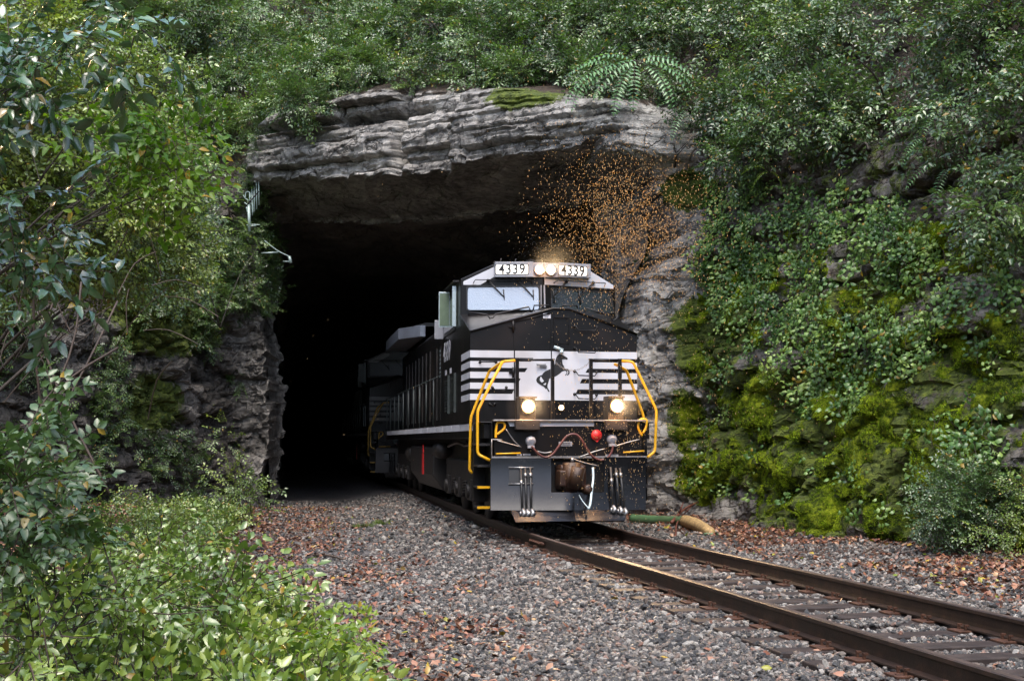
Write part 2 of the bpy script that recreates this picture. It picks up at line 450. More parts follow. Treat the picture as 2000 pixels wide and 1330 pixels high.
# opening outline, measured on the portal plane
_pd = Vector(((J1 - J0)[0], (J1 - J0)[1], 0)).normalized(); _pn = Vector((-_pd.y, _pd.x, 0))
def on_portal(px, py):
    r = ray(px, py); c0 = Vector((0, 0, CAM_H)); o = Vector((J0[0], J0[1], 0)); k = (o - c0).dot(_pn) / r.dot(_pn); p = c0 + r * k
    return ((p - o).dot(_pd), p.z)
OPEN_PX = [(524, 1000), (514, 900), (516, 800), (511, 700), (506, 620), (500, 540), (494, 470), (488, 410), (482, 360), (560, 342), (640, 344), (780, 342), (860, 336), (950, 318), (1040, 298), (1110, 290),
           (1180, 280), (1230, 292), (1262, 345), (1300, 400), (1314, 460), (1288, 515), (1256, 560), (1238, 640), (1246, 760), (1258, 900), (1266, 1010)]
OPEN = [on_portal(*p) for p in OPEN_PX]
def _lower(a, z):       # the ledges hang forward, so their edge lies a little lower than on the flat plane
    if z < 6.5 or a > 12.0: return (a, z)
    return (a, CAM_H + (z - CAM_H) * (1 - (0.7 + 0.9 * min(1, max(0, (a - 7.9) / 0.7))) / (36.3 - 0.55 * a)))
OPEN = [_lower(*p) for p in OPEN]; OPEN[0] = (OPEN[0][0], -1.5); OPEN[-1] = (OPEN[-1][0], -1.5)

# columns of the sheet, dense where the picture looks
def _cols():
    s = 0.0; out = []
    while s < _sl[-1]:
        out.append(s)
        x, y = path_at(s)[:2]
        px, _ = project(np.array([x, y, 2.0])); vis = (-250 < px < 2250) and y > 8
        s += (0.05 if S_J0 - 14 < s < S_J1 + 14 else 0.08) if vis else 0.5
    return np.array(out)
CS = _cols()
CT = np.concatenate([np.arange(0, 12.6, 0.05), np.arange(12.6, 18, 0.12), np.arange(18, 44, 0.5)])
S2, T2 = np.meshgrid(CS, CT, indexing='ij')
bx, by, nx, ny = [a for a in path_at(S2)]
Z2, O2 = profile(S2, T2)
RH = _lut(ROCK_H, S2)
inport = sstep(S_J0 - 0.8, S_J0 + 0.6, S2) * sstep(S_J1 + 0.8, S_J1 - 0.6, S2)
onrock = sstep(RH + 0.9, RH - 0.2, T2)
BP = np.stack([bx, by, Z2], -1)
# --- relief
W = np.stack([fbm(BP * 0.5, 3, 31), fbm(BP * 0.5 + 40, 3, 32), fbm(BP * 0.5 + 80, 3, 33)], -1)
Q = BP + W * np.array([0.5, 0.5, 0.16])
Q = Q + 0  # warped position
tilt = np.stack([Q[..., 0], Q[..., 1], Q[..., 2] + 0.02 * Q[..., 0]], -1)
f1, f2, c1 = worley(tilt / np.array([2.3, 2.3, 0.8]), 101)
g1, g2, c2 = worley(tilt / np.array([0.8, 0.8, 0.30]), 202)
h1, h2, c3 = worley(tilt / np.array([1.25, 1.25, 1.0]), 303)
k1, k2, c4 = worley(Q / np.array([0.42, 0.42, 0.42]), 404)
def _layers(z, seed):
    edges = np.cumsum(np.random.default_rng(seed).uniform(0.22, 0.75, 60)) - 2.0; lv = np.random.default_rng(seed + 1).uniform(-1, 1, 61)
    i = np.searchsorted(edges, z); lo = edges[np.clip(i - 1, 0, 59)]; fr = np.clip((z - lo) / 0.07, 0, 1)
    return lv[np.clip(i - 1, 0, 60)] * (1 - fr) + lv[np.clip(i, 0, 60)] * fr
strata = _layers(tilt[..., 2] + 0.12 * fbm(BP * 0.25, 2, 77), 5)
crack1 = np.exp(-(f2 - f1) / 0.07); crack2 = np.exp(-(g2 - g1) / 0.08)
_top = np.array([p for p in OPEN if p[1] > 7.2 and p[0] < 11.2]); _top = _top[np.argsort(_top[:, 0])]; ZB = np.interp(S2 - S_J0, _top[:, 0], _top[:, 1]) - 0.35; jz = sstep(ZB - 1.0, ZB - 0.1, Z2)
strata2 = _layers((tilt[..., 2] + 0.12 * fbm(BP * 0.5, 3, 78)) * 3.4, 15)
def _slabs(z, a, seed, hmin, hmax, w):
    g = np.random.default_rng(seed); edges = np.cumsum(g.uniform(hmin, hmax, 90)) - 2.0; off = g.uniform(0, 9, 92); wid = g.uniform(0.7, 1.5, 92) * w; i = np.searchsorted(edges, z)
    dz = np.minimum(np.abs(z - edges[np.clip(i - 1, 0, 89)]), np.abs(edges[np.clip(i, 0, 89)] - z)); u = a / wid[i] + off[i]; c = np.floor(u); fr = u - c
    return _h(c.astype(np.int64), i.astype(np.int64), i.astype(np.int64) * 0, seed), dz, np.minimum(fr, 1 - fr) * wid[i]
_a0 = (S2 - S_J0) + 0.25 * fbm(BP * 0.9, 2, 79); _z0 = BP[..., 2] + 0.02 * _a0 + 0.10 * fbm(BP * np.array([0.35, 0.35, 0.6]), 3, 80)
sb1, dz1, du1 = _slabs(_z0, _a0, 301, 0.28, 0.85, 2.6); sb2, dz2, du2 = _slabs(_z0 + 0.04 * fbm(BP * 1.5, 2, 81), _a0, 305, 0.09, 0.26, 1.1)
slab_rel = 0.42 * (sb1 - 0.5) - 0.16 * np.exp(-dz1 / 0.035) - 0.14 * np.exp(-du1 / 0.05) * (sb1 > 0.35) + 0.13 * (sb2 - 0.5) - 0.06 * np.exp(-dz2 / 0.03) - 0.05 * np.exp(-du2 / 0.04)
upper_rel = slab_rel + 0.05 * (c2 - 0.5) + 0.05 * (c4 - 0.5)
_old_rel = 0.30 * strata + 0.07 * strata2 + 0.26 * (c1 - 0.5) * 2 - 0.28 * crack1 + 0.09 * (c2 - 0.5) * 2 - 0.08 * crack2 + 0.06 * (c4 - 0.5)
jamb_rel = 0.04 * strata + 0.14 * (c3 - 0.5) * 2 - 0.10 * np.exp(-(h2 - h1) / 0.08) + 0.10 * (c4 - 0.5) * 2 + 0.05 * (c2 - 0.5) * 2 - 0.05 * crack2
portal_rel = upper_rel * jz + jamb_rel * (1 - jz)
cliff_rel = 0.20 * (c3 - 0.5) * 2 - 0.22 * np.exp(-(h2 - h1) / 0.08) + 0.12 * (c2 - 0.5) * 2 - 0.08 * crack2 + 0.12 * (c4 - 0.5)
rel = portal_rel * inport + cliff_rel * (1 - inport) + (0.30 - 0.16 * inport * jz) * fbm(BP * 0.45, 3, 12) + 0.06 * fbm(BP * 2.2, 4, 13) + 0.04 * fbm(BP * 8, 3, 14)
rel = rel * (0.35 + 0.65 * onrock)
# the brow over the opening hangs forward in two ledges, deeper at its right end
apos = S2 - S_J0
brow = sstep(ZB - 0.12, ZB + 0.06, Z2) * sstep(RH + 1.5, RH - 0.6, T2) * inport
rel = rel + 0.55 * brow - 0.5 * np.exp(-((Z2 + 0.03 * apos - 10.05) / 0.10) ** 2) * brow * sstep(7.4, 6.4, apos)
rel = rel - 0.75 * np.exp(-((apos - 6.05 + 0.12 * fbm(BP * 2, 2, 3)) / 0.16) ** 2) * brow          # the vertical joint
rel = rel + 0.9 * sstep(7.9, 8.6, apos) * sstep(ZB + 0.0, ZB + 0.2, Z2) * sstep(RH + 1.0, RH - 0.2, T2) * inport                                # right hand slab
OUT = O2 - rel
OUT = OUT - 0.9 * sstep(RH - 0.2, RH + 0.4, T2) * sstep(RH + 2.4, RH + 0.6, T2) * 0.25 * inport
PX_ = bx + nx * OUT; PY_ = by + ny * OUT; PZ_ = Z2 + 0.05 * fbm(BP * 3 + 9, 2, 51)
# --- the opening: the face turns inwards round its edge
wob = 0.10 * fbm(BP * 1.6, 3, 61) + 0.05 * (c2 - 0.5)
sdv = poly_sd(apos, Z2 + 0.0, OPEN) + wob
sdv = np.where((apos < -0.2) | (apos > (S_J1 - S_J0) + 0.2), -1, sdv)
back = np.where(sdv > 0, 3.4 * (1 - np.exp(-np.maximum(sdv, 0) / 0.22)), 0)
PX_ = PX_ + AX.x * back; PY_ = PY_ + AX.y * back
V = np.stack([PX_, PY_, PZ_], -1)
idx = np.arange(V.shape[0] * V.shape[1]).reshape(V.shape[:2])
F = np.stack([idx[:-1, :-1], idx[1:, :-1], idx[1:, 1:], idx[:-1, 1:]], -1).reshape(-1, 4)
cut = (sdv > 0.62).ravel()
F = F[~cut[F].any(axis=1)]
# masks of moss and soil, laid on the rock where it grows
VPX, VPY = project(V)
def blob(px, py, cx, cy, rx, ry, soft=0.5):
    return sstep(1.0 + soft, 1.0 - soft, np.hypot((px - cx) / rx, (py - cy) / ry))
MOSS_PX = [(1060, 165, 50, 40), (1010, 190, 60, 25), (1400, 640, 90, 70), (1380, 700, 60, 60), (1680, 870, 150, 130), (1840, 880, 110, 110), (1560, 900, 120, 90), (1740, 560, 60, 50), (1580, 1000, 110, 50), (1750, 1020, 80, 40),
           (1950, 720, 60, 130), (1500, 780, 110, 70), (1620, 740, 90, 60), (1820, 700, 90, 70), (1450, 880, 90, 80), (1350, 370, 60, 40), (1660, 620, 70, 60), (1440, 540, 80, 50),
           (330, 640, 110, 55), (260, 600, 60, 40), (300, 790, 60, 60), (1340, 820, 40, 60), (1380, 930, 60, 50), (1250, 480, 20, 40)]
moss = np.zeros(V.shape[:2])
for cx, cy, rx, ry in MOSS_PX: moss = np.maximum(moss, blob(VPX, VPY, cx, cy, rx, ry))
soil = 0.9 * sstep(RH - 0.1, RH + 0.7, T2)
soil = np.maximum(soil, 0.45 * (1 - inport) * sstep(4.0, 6.0, T2))
soil = np.maximum(soil, 0.33 * (S2 > S_J1 + 1.5)); moss = np.maximum(moss, 0.46 * sstep(S_J1 + 1.0, S_J1 + 4.0, S2)); moss = np.maximum(moss, 0.12 * (S2 < S_J0 - 0.5))
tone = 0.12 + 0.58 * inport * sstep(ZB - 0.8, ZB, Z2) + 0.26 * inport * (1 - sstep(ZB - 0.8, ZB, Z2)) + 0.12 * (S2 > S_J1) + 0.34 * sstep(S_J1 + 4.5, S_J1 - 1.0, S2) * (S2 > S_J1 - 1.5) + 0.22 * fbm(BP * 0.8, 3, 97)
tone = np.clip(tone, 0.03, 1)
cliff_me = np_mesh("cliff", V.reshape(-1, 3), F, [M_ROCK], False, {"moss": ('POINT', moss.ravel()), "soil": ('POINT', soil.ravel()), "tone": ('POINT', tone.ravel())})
cliff = bpy.data.objects.new("rock_cliff", cliff_me); link(cliff)
tag(cliff, "grey layered rock face of the cutting with the tunnel mouth in it", "cliff", kind='structure')
def surf_y(px, py, r=10):
    """depth of the rock sheet seen at a picture point"""
    k = (np.abs(VPX - px) < r) & (np.abs(VPY - py) < r) & (V[..., 1] > 8); return float(V[..., 1][k].min()) if k.any() else 30.0
# normals of the sheet for planting
gx = np.gradient(V, axis=0); gt = np.gradient(V, axis=1); NRM = np.cross(gt, gx); NRM /= (np.linalg.norm(NRM, axis=-1, keepdims=True) + 1e-9)

# ================================================================ TUNNEL BORE
def densify(poly, step):
    out = []
    for i in range(len(poly) - 1):
        a, b = np.array(poly[i]), np.array(poly[i + 1]); n = max(1, int(np.hypot(*(b - a)) / step))
        out += [a + (b - a) * k / n for k in range(n)]
    return np.array(out + [np.array(poly[-1])])
ring = densify(OPEN, 0.16)
for k in range(6): ring[1:-1] = (ring[:-2] + 2 * ring[1:-1] + ring[2:]) / 4
tan = np.gradient(ring, axis=0); tan /= np.hypot(*tan.T)[:, None]; inn = np.stack([tan[:, 1], -tan[:, 0]], 1)
dd = np.concatenate([np.arange(1.2, 22, 0.16), np.arange(22, 75, 0.8)])
K, D = np.meshgrid(np.arange(len(ring)), dd, indexing='ij')
# further in, the bore settles to a plain arch
cxr = 6.1; _ap = densify([(cxr - 4.9, -1.5), (cxr - 5.0, 4.2)] + [(cxr + 5.0 * math.cos(a), 4.2 + 4.0 * math.sin(a)) for a in np.linspace(PI - 0.1, 0.1, 30)] + [(cxr + 5.0, 4.2), (cxr + 4.9, -1.5)], 0.05)
arch = _ap[np.linspace(0, len(_ap) - 1, len(ring)).astype(int)]; mixf = sstep(6, 26, D)[..., None]
base2 = (ring + inn * 0.18)[K] * (1 - mixf) + arch[K] * mixf
off_r = 0.45 * fbm(np.stack([base2[..., 0] * 0.35, D * 0.35, base2[..., 1] * 0.9], -1), 4, 90) + 0.22 * (worley(np.stack([base2[..., 0] / 1.8, D / 1.8, base2[..., 1] / 0.7], -1), 91)[2] - 0.5)
off_r = off_r + 0.25 * _layers(base2[..., 1] + 0.3 * fbm(np.stack([base2[..., 0] * .3, D * .3, D * 0], -1), 2, 93), 8) * 0.6
base2 = base2 + inn[K] * (off_r * sstep(1.2, 2.4, D))[..., None]
o3 = np.array([J0[0], J0[1]]); pdv = np.array([_pd.x, _pd.y]); axv = np.array([AX.x, AX.y])
XY = o3 + base2[..., 0:1] * pdv + D[..., None] * axv
TV = np.concatenate([XY, base2[..., 1:2]], -1)
ti = np.arange(TV.shape[0] * TV.shape[1]).reshape(TV.shape[:2])
TF = np.stack([ti[:-1, :-1], ti[:-1, 1:], ti[1:, 1:], ti[1:, :-1]], -1).reshape(-1, 4)
TVf = TV.reshape(-1, 3)
# closing wall at the far bend
endi = ti[:, -1]; cpt = TVf[endi].mean(axis=0); TVf = np.vstack([TVf, cpt]); ci_ = len(TVf) - 1
TF = np.vstack([TF, np.stack([endi[:-1], endi[1:], np.full(len(endi) - 1, ci_), np.full(len(endi) - 1, ci_)], -1)])
tm = np_mesh("tunnel", TVf, TF[:-(len(endi) - 1)], [M_ROCKDK], True, {"moss": ('POINT', np.zeros(len(TVf))), "soil": ('POINT', np.zeros(len(TVf))), "tone": ('POINT', np.full(len(TVf), 0.85))})
tunnel = bpy.data.objects.new("tunnel_bore", tm); link(tunnel); tag(tunnel, "rough unlined rock bore of the tunnel", "tunnel", kind='structure')
mb = MB(); mb.add([tuple(p) for p in TVf[endi]], [tuple(range(len(endi)))]); o = mb.build("tunnel_end_wall", M_ROCKDK); tag(o, "dark rock where the bore bends away", "rock", kind='structure')

# ================================================================ GROUND
def ground_material():
    t = NT("ground"); p = t.pos()
    v = t.new("ShaderNodeTexVoronoi"); v.inputs["Scale"].default_value = 26; t.link(p, v.inputs["Vector"])
    g = t.ramp(v.outputs["Color"], [(0.1, (0.03, 0.028, 0.028)), (0.45, (0.12, 0.11, 0.105)), (0.7, (0.2, 0.17, 0.16)), (0.9, (0.33, 0.31, 0.3))])
    g = t.mix(0.5, g, t.ramp(t.noise(40, 5, 0.7, p), [(0.3, (0.03, 0.027, 0.025)), (0.7, (0.22, 0.2, 0.19))]))
    l = t.attr("litter").outputs["Fac"]; lf = t.math('ADD', l, t.math('MULTIPLY', t.math('SUBTRACT', t.noise(6, 6, 0.75, p), 0.5), 1.6))
    lf = t.ramp(lf, [(0.4, (0, 0, 0)), (0.6, (1, 1, 1))])
    lc = t.ramp(t.noise(30, 5, 0.75, p), [(0.3, (0.02, 0.012, 0.008)), (0.5, (0.08, 0.035, 0.02)), (0.7, (0.2, 0.09, 0.05))])
    t.base(t.mix(lf, g, lc)); t.set(Roughness=0.75)
    t.bump(t.math('ADD', v.outputs["Distance"], t.noise(50, 5, 0.7, p)), 1.0, 0.03); return t.m
M_GROUND = ground_material()
gxs = np.concatenate([np.arange(-70, -14, 2.0), np.arange(-14, 16, 0.12), np.arange(16, 71, 2.0)])
gys = np.concatenate([np.arange(-60, 4, 2.0), np.arange(4, 42, 0.12), np.arange(42, 122, 1.0)])
GX, GY = np.meshgrid(gxs, gys, indexing='ij'); GZ = ground_z(GX, GY)
gi = np.arange(GX.size).reshape(GX.shape)
GF = np.stack([gi[:-1, :-1], gi[1:, :-1], gi[1:, 1:], gi[:-1, 1:]], -1).reshape(-1, 4)
gpx, gpy = project(np.stack([GX, GY, GZ], -1)); gc = track_off(GX, GY)
def litter_mask(X, Y):
    c = track_off(X, Y); P = np.stack([X, Y, 0 * X], -1); n = fbm(P * 0.55, 3, 21)
    r = sstep(2.1, 3.4, c + n * 0.6) * 0.95
    l = sstep(2.3, 4.2, -c + n * 1.4) * 0.62
    return np.maximum(r, l) * sstep(42, 34, Y)
lit = litter_mask(GX, GY)
gm = np_mesh("ground", np.stack([GX, GY, GZ], -1).reshape(-1, 3), GF, [M_GROUND], True, {"litter": ('POINT', lit.ravel())})
ground = bpy.data.objects.new("ground", gm); link(ground); tag(ground, "crushed grey stone ground of the cutting", "ground", kind='structure')
# the hilltop behind the cutting's edge closes the land to the horizon
# ================================================================ TRACK
def steel_rail_mat():
    t = NT("rail_steel"); p = t.pos(); n = t.noise(7, 6, 0.7, p); n2 = t.noise(1.2, 3, 0.5, p)
    c = t.ramp(n, [(0.3, (0.018, 0.011, 0.008)), (0.55, (0.05, 0.028, 0.018)), (0.75, (0.11, 0.055, 0.032))])
    c = t.mix(t.math('MULTIPLY', n2, 0.4), c, (0.03, 0.026, 0.024)); t.base(c); t.set(Roughness=0.42, Metallic=0.25); t.bump(t.noise(60, 4, 0.7, p), 0.25, 0.01); return t.m
M_RAIL = steel_rail_mat()
M_RAILTOP = mat_plain("rail_running_surface", (0.12, 0.085, 0.07), 0.5, 0.5, 0.3, 3, 0.05)
M_RUST = mat_plain("rusty_iron", (0.085, 0.038, 0.022), 0.6, 0.3, 0.5, 14, 0.4)
M_TIE = mat_plain("tie_wood", (0.032, 0.021, 0.017), 0.6, 0, 0.5, 5, 0.6, dirt=(0.09, 0.07, 0.06), dirt_amt=0.4)
def rail(side, label):
    Ys = np.concatenate([np.arange(-40, 4, 1.0), np.arange(4, 24, 0.25), np.arange(24, 96, 1.0)]); xc = track_x(Ys)
    tx = np.gradient(xc) / np.gradient(Ys); ln = np.hypot(1, tx); nxr, nyr = 1 / ln, -tx / ln
    prof = [(-0.072, -0.175), (-0.072, -0.162), (-0.015, -0.148), (-0.011, -0.12), (-0.011, -0.048), (-0.037, -0.036), (-0.037, -0.008), (-0.026, 0.0), (0.026, 0.0), (0.037, -0.008), (0.037, -0.036), (0.011, -0.048), (0.011, -0.12), (0.015, -0.148), (0.072, -0.162), (0.072, -0.175)]
    n = len(prof); vs = []; fs = []; mi = []
    for i in range(len(Ys)):
        for a, z in prof: vs.append((xc[i] + nxr[i] * (a + side * GAUGE / 2), Ys[i] + nyr[i] * (a + side * GAUGE / 2), z))
    for i in range(len(Ys) - 1):
        for k in range(n): fs.append((i * n + k, (i + 1) * n + k, (i + 1) * n + (k + 1) % n, i * n + (k + 1) % n)); mi.append(1 if k == 7 else 0)
    me = np_mesh("rail", vs, fs, [M_RAIL, M_RAILTOP], False, mat_idx=mi)
    o = bpy.data.objects.new("steel_rail", me); link(o); tag(o, label, "rail", "rails of the track"); return o
rail(-1, "long rusty steel rail on the side of the broad gravel path")
rail(1, "long rusty steel rail on the side of the mossy cliff")
def joint_bar(Y, side):
    x = float(track_x(Y)); d = Vector((float(track_x(Y + .1) - track_x(Y - .1)) / 0.2, 1, 0)).normalized(); nn = Vector((d.y, -d.x, 0)); m = MB(); L = 0.46
    c = Vector((x, Y, 0)) + nn * (side * GAUGE / 2)
    for s in (-1, 1):
        a = [c + d * (L * k) + nn * (s * 0.024) + Vector((0, 0, -0.092)) for k in (-1, 1)]
        m.tube(a, 0.026, 6)
        for k in range(6):
            p = c + d * (-L + 0.15 + k * 0.124) + nn * (s * 0.045) + Vector((0, 0, -0.092)); m.cyl(p, p + nn * (s * 0.03), 0.018, 6)
    o = m.build("joint_bar", M_RUST); tag(o, "bolted rusty joint bar holding two rail lengths together near the locomotive", "joint bar"); return o
joint_bar(19.5, -1)
def make_tie():
    t = empty("wooden_tie", label="dark weathered wooden tie sunk in the ballast under the rails", cat="railway tie", group="wooden ties under the rails")
    m = MB(); m.box((-1.3, -0.115, -0.36), (1.3, 0.115, -0.19)); o = m.build("timber", M_TIE, t, 0.012)
    for s in (-1, 1):
        m = MB(); c = s * GAUGE / 2
        m.box((c - 0.19, -0.095, -0.188), (c + 0.19, 0.095, -0.172))
        p = m.build("tie_plate", M_RUST, t, 0.003)
        for a in (-0.105, 0.10):
            for b in (-0.05, 0.05):
                m = MB(); m.box((c + a - 0.009, b - 0.009, -0.176), (c + a + 0.009, b + 0.009, -0.140)); m.box((c + a - 0.018 + (0.01 if a < 0 else -0.01), b - 0.014, -0.142), (c + a + 0.018 + (0.01 if a < 0 else -0.01), b + 0.014, -0.126))
                m.build("spike", M_RUST, p)
    return t
def copy_tree(o, parent=None):
    c = o.copy(); COL.objects.link(c); c.parent = parent
    for ch in list(o.children): copy_tree(ch, c)
    return c
tie0 = make_tie(); Y = 6.9; first = True; rr = random.Random(5)
TIES = []
while Y < 23.5:
    t = tie0 if first else copy_tree(tie0); first = False
    sl = float(track_x(Y + .2) - track_x(Y - .2)) / 0.4
    t.location = (float(track_x(Y)), Y, rr.uniform(-0.008, 0.008)); t.rotation_euler = (rr.uniform(-.006, .006), 0, math.atan(-sl) + rr.uniform(-0.02, 0.02))
    TIES.append(Y); Y += 0.56 + rr.uniform(-0.03, 0.03)
# ================================================================ LOCOMOTIVE
M_BLACK = mat_plain("black_paint", (0.006, 0.0055, 0.0055), 0.34, 0, 0.35, 2.0, 0.08, spec=0.3, dirt=(0.045, 0.03, 0.024), dirt_amt=0.5)
M_WHITE = mat_plain("white_paint", (0.60, 0.60, 0.63), 0.38, 0, 0.06, 2.5, 0.05, dirt=(0.26, 0.22, 0.19), dirt_amt=0.5)
M_GREYP = mat_plain("grey_paint", (0.30, 0.31, 0.34), 0.4, 0, 0.12, 3, 0.08, dirt=(0.15, 0.13, 0.12), dirt_amt=0.4)
M_RAILGREY = mat_plain("dull_grey_green_paint", (0.04, 0.05, 0.047), 0.5, 0, 0.2, 6, 0.1)
M_YELLOW = mat_plain("yellow_paint", (0.72, 0.38, 0.012), 0.35, 0, 0.1, 6, 0.05, dirt=(0.25, 0.12, 0.02), dirt_amt=0.3)
M_DARK = mat_plain("grimy_black_iron", (0.020, 0.018, 0.017), 0.5, 0.2, 0.5, 5, 0.4, dirt=(0.07, 0.045, 0.03), dirt_amt=0.5)
M_FRAME = mat_plain("grimy_truck_iron", (0.020, 0.017, 0.015), 0.55, 0.2, 0.4, 5, 0.4, dirt=(0.045, 0.032, 0.024), dirt_amt=0.5)
M_STEEL = mat_plain("worn_steel", (0.35, 0.34, 0.33), 0.35, 0.8, 0.3, 12, 0.2)
M_COUPLER = mat_plain("brown_rusty_casting", (0.035, 0.016, 0.010), 0.38, 0.2, 0.5, 7, 0.6, dirt=(0.09, 0.05, 0.02), dirt_amt=0.5)
M_HOSE = mat_plain("red_brown_hose", (0.11, 0.035, 0.03), 0.35, 0, 0.3, 8, 0.1)
M_RUBBER = mat_plain("black_rubber", (0.02, 0.02, 0.02), 0.45, 0, 0.4, 10, 0.2)
M_RED = mat_plain("red_disc", (0.6, 0.02, 0.02), 0.4, 0, 0.15, 10, 0.05)
M_BOARD = mat_emit("lit_number_board", (1.0, 0.95, 0.86), 0.28)
M_LETTER = mat_plain("black_letter", (0.01, 0.01, 0.01), 0.5, 0, 0.1, 10, 0)
M_LAMP = mat_emit("lit_lamp", (1.0, 0.80, 0.55), 22.0)
M_LAMPRIM = mat_emit("warm_lamp_rim", (1.0, 0.36, 0.07), 1.6)
M_LAMPDIM = mat_emit("small_lit_lamp", (1.0, 0.66, 0.32), 5.0)
def plow_mat():
    t = NT("wet_plow_steel"); v = t.obj(); n = t.noise(2.2, 5, 0.6, v); n2 = t.noise(90, 3, 0.7, v)
    c = t.ramp(n, [(0.35, (0.004, 0.004, 0.005)), (0.6, (0.009, 0.009, 0.010)), (0.75, (0.03, 0.028, 0.028))]); t.base(c)
    t.link(t.ramp(n2, [(0.35, (0.06,) * 3), (0.65, (0.20,) * 3)]), t.b.inputs["Roughness"]); t.set(Metallic=0.0); t.b.inputs['IOR'].default_value = 1.45
    t.bump(t.noise(120, 3, 0.7, v), 0.3, 0.006); return t.m
M_PLOW = plow_mat()
def glass_mat(name, col, rough, drops):
    t = NT(name); v = t.obj(); t.base(col); t.set(Roughness=rough, Coat_Weight=1.0, Coat_Roughness=0.03)
    t.b.inputs["Specular IOR Level"].default_value = 1.0; t.b.inputs["IOR"].default_value = 1.7
    w = t.new("ShaderNodeTexVoronoi"); w.inputs["Scale"].default_value = 55; t.link(v, w.inputs["Vector"])
    t.bump(w.outputs["Distance"], drops, 0.01); return t.m
M_GLASS = glass_mat("wet_windshield_glass", (0.02, 0.025, 0.03), 0.08, 0.35)
M_SKYPANE = glass_mat("beaded_sky_tint_glass", (0.20, 0.25, 0.31), 0.12, 0.35)  # pale blue base paints in the sky's reflection; the beads are bump
M_GREEN = mat_plain("greenish_deflector_glass", (0.14, 0.19, 0.13), 0.2, 0, 0.15, 9, 0.1)
M_PALE = mat_plain("pale_aluminium_edge", (0.5, 0.6, 0.62), 0.3, 0.3, 0.1, 9, 0.05)

loco = empty("locomotive", tuple(P0), ANG, "black and white diesel locomotive numbered 4339 with lit headlights coming out of the tunnel", "locomotive")
z1 = lambda x, y: (840 + x / 4.156, 480 + y / 4.156)
z2 = lambda x, y: (840 + x / 4.156, 740 + y / 4.156)
z4 = lambda x, y: (940 + x / 5.714, 880 + y / 5.714)
zh = lambda x, y: (1030 + x / 14.0, 680 + y / 14.0)
def A(p, d):
    u, z = LF(p[0], p[1], d); return (u, d, z)
def front_plate(m, pts, d0, d1):
    """outline measured in the picture at depth d0, given the thickness d1-d0"""
    return m.prism([(A(p, d0)[0], A(p, d0)[2]) for p in pts], 'y', d0, d1)
L_END = 21.6; HW = 1.43; DECK = 1.72

# --- underframe and deck
m = MB(); m.box((-HW + 0.06, 0.12, 1.45), (HW - 0.06, L_END, 1.70)); m.box((-HW, 0.06, 1.70), (HW, L_END, DECK)); m.build("underframe", M_BLACK, loco, 0.01)
m = MB(); d = 1.3
for w in (1.3, 1.15, 1.5, 1.2, 1.5, 1.4, 1.2, 1.5, 1.3, 1.6, 1.2, 1.5, 1.3, 1.1):
    m.box((-HW - 0.004, d, 1.585), (-HW + 0.05, d + w, 1.70)); m.box((HW - 0.05, d, 1.585), (HW + 0.004, d + w, 1.70)); d += w + 0.03
m.build("sill_stripe", M_WHITE, loco)
# --- end plate below the deck, the white edge and the anticlimber
m = MB(); m.box((-1.22, 0.0, 1.14), (1.22, 0.12, 1.74)); ep = m.build("end_plate", M_BLACK, loco, 0.01)
m = MB(); front_plate(m, [z2(625, 335), z2(685, 335), z2(690, 362), z2(885, 362), z2(890, 333), z2(1330, 332), z2(1330, 352), z2(1412, 352), z2(1418, 362), z2(1575, 362), z2(1582, 332), z2(1608, 332), z2(1580, 383), z2(650, 385)], -0.03, 0.0)
m.build("white_edge_strip", M_WHITE, ep)
m = MB(); m.box((-1.25, -0.10, 1.725), (1.25, 0.06, 1.75)); m.build("deck_lip", M_STEEL, ep, 0.004)

# --- nose
ND = 1.25
nl, nr = LF(918, 684, ND)[0], LF(1244, 688, ND)[0]; zc_, zp = 3.268, 3.687
uL, uR = A((1080, 601), ND)[0], A((1112, 601), ND)[0]
BK = 2.66
fr = [(nl, ND, DECK), (nl, ND, zc_), (uL, ND, zp), (uR, ND, zp), (nr, ND, zc_), (nr, ND, DECK)]
bk = [(-HW - 0.02, BK, DECK), (-HW - 0.02, BK, 3.69), (uL, 2.30, 3.78), (uR, 2.30, 3.78), (HW + 0.05, BK, 3.69), (HW + 0.02, BK, DECK)]
m = MB(); m.add(fr + bk, [(5, 4, 3, 2, 1, 0), (0, 1, 7, 6), (1, 2, 8, 7), (2, 3, 9, 8), (3, 4, 10, 9), (4, 5, 11, 10)])
nose = m.build("nose", M_BLACK, loco, 0.012)
# raised rim of the nose face
m = MB(); rim = [Vector(fr[i]) + Vector((0, -0.012, -0.012)) for i in (1, 2, 3, 4)]; m.tube(rim, 0.02, 6); m.build("rim", M_BLACK, nose)
# stripes: white field with black bars left standing
rows = [LF(918, y, ND)[1] for y in (684, 697.8, 705, 717.7, 725.9, 738.2, 747.1, 759.1, 768.7, 780.8)]
tipL = [(-0.35, -0.39), (-0.45, -0.50), (-0.57, -0.61), (-0.68, -0.72)]; tipR = [(0.70, 0.66), (0.60, 0.56), (0.50, 0.46), (0.42, 0.38)]
off = LF(1081, 690, ND)[0]
poly = [(nl, rows[0])]
for k in range(4):
    poly += [(nl, rows[2 * k + 1]), (tipL[k][0] + off, rows[2 * k + 1]), (tipL[k][1] + off, rows[2 * k + 2]), (nl, rows[2 * k + 2])]
poly += [(nl, rows[9]), (nr, rows[9])]
for k in (3, 2, 1, 0):
    poly += [(nr, rows[2 * k + 2]), (tipR[k][1] + off, rows[2 * k + 2]), (tipR[k][0] + off, rows[2 * k + 1]), (nr, rows[2 * k + 1])]
poly += [(nr, rows[0])]
m = MB(); m.prism(poly, 'y', ND - 0.005, ND + 0.002)
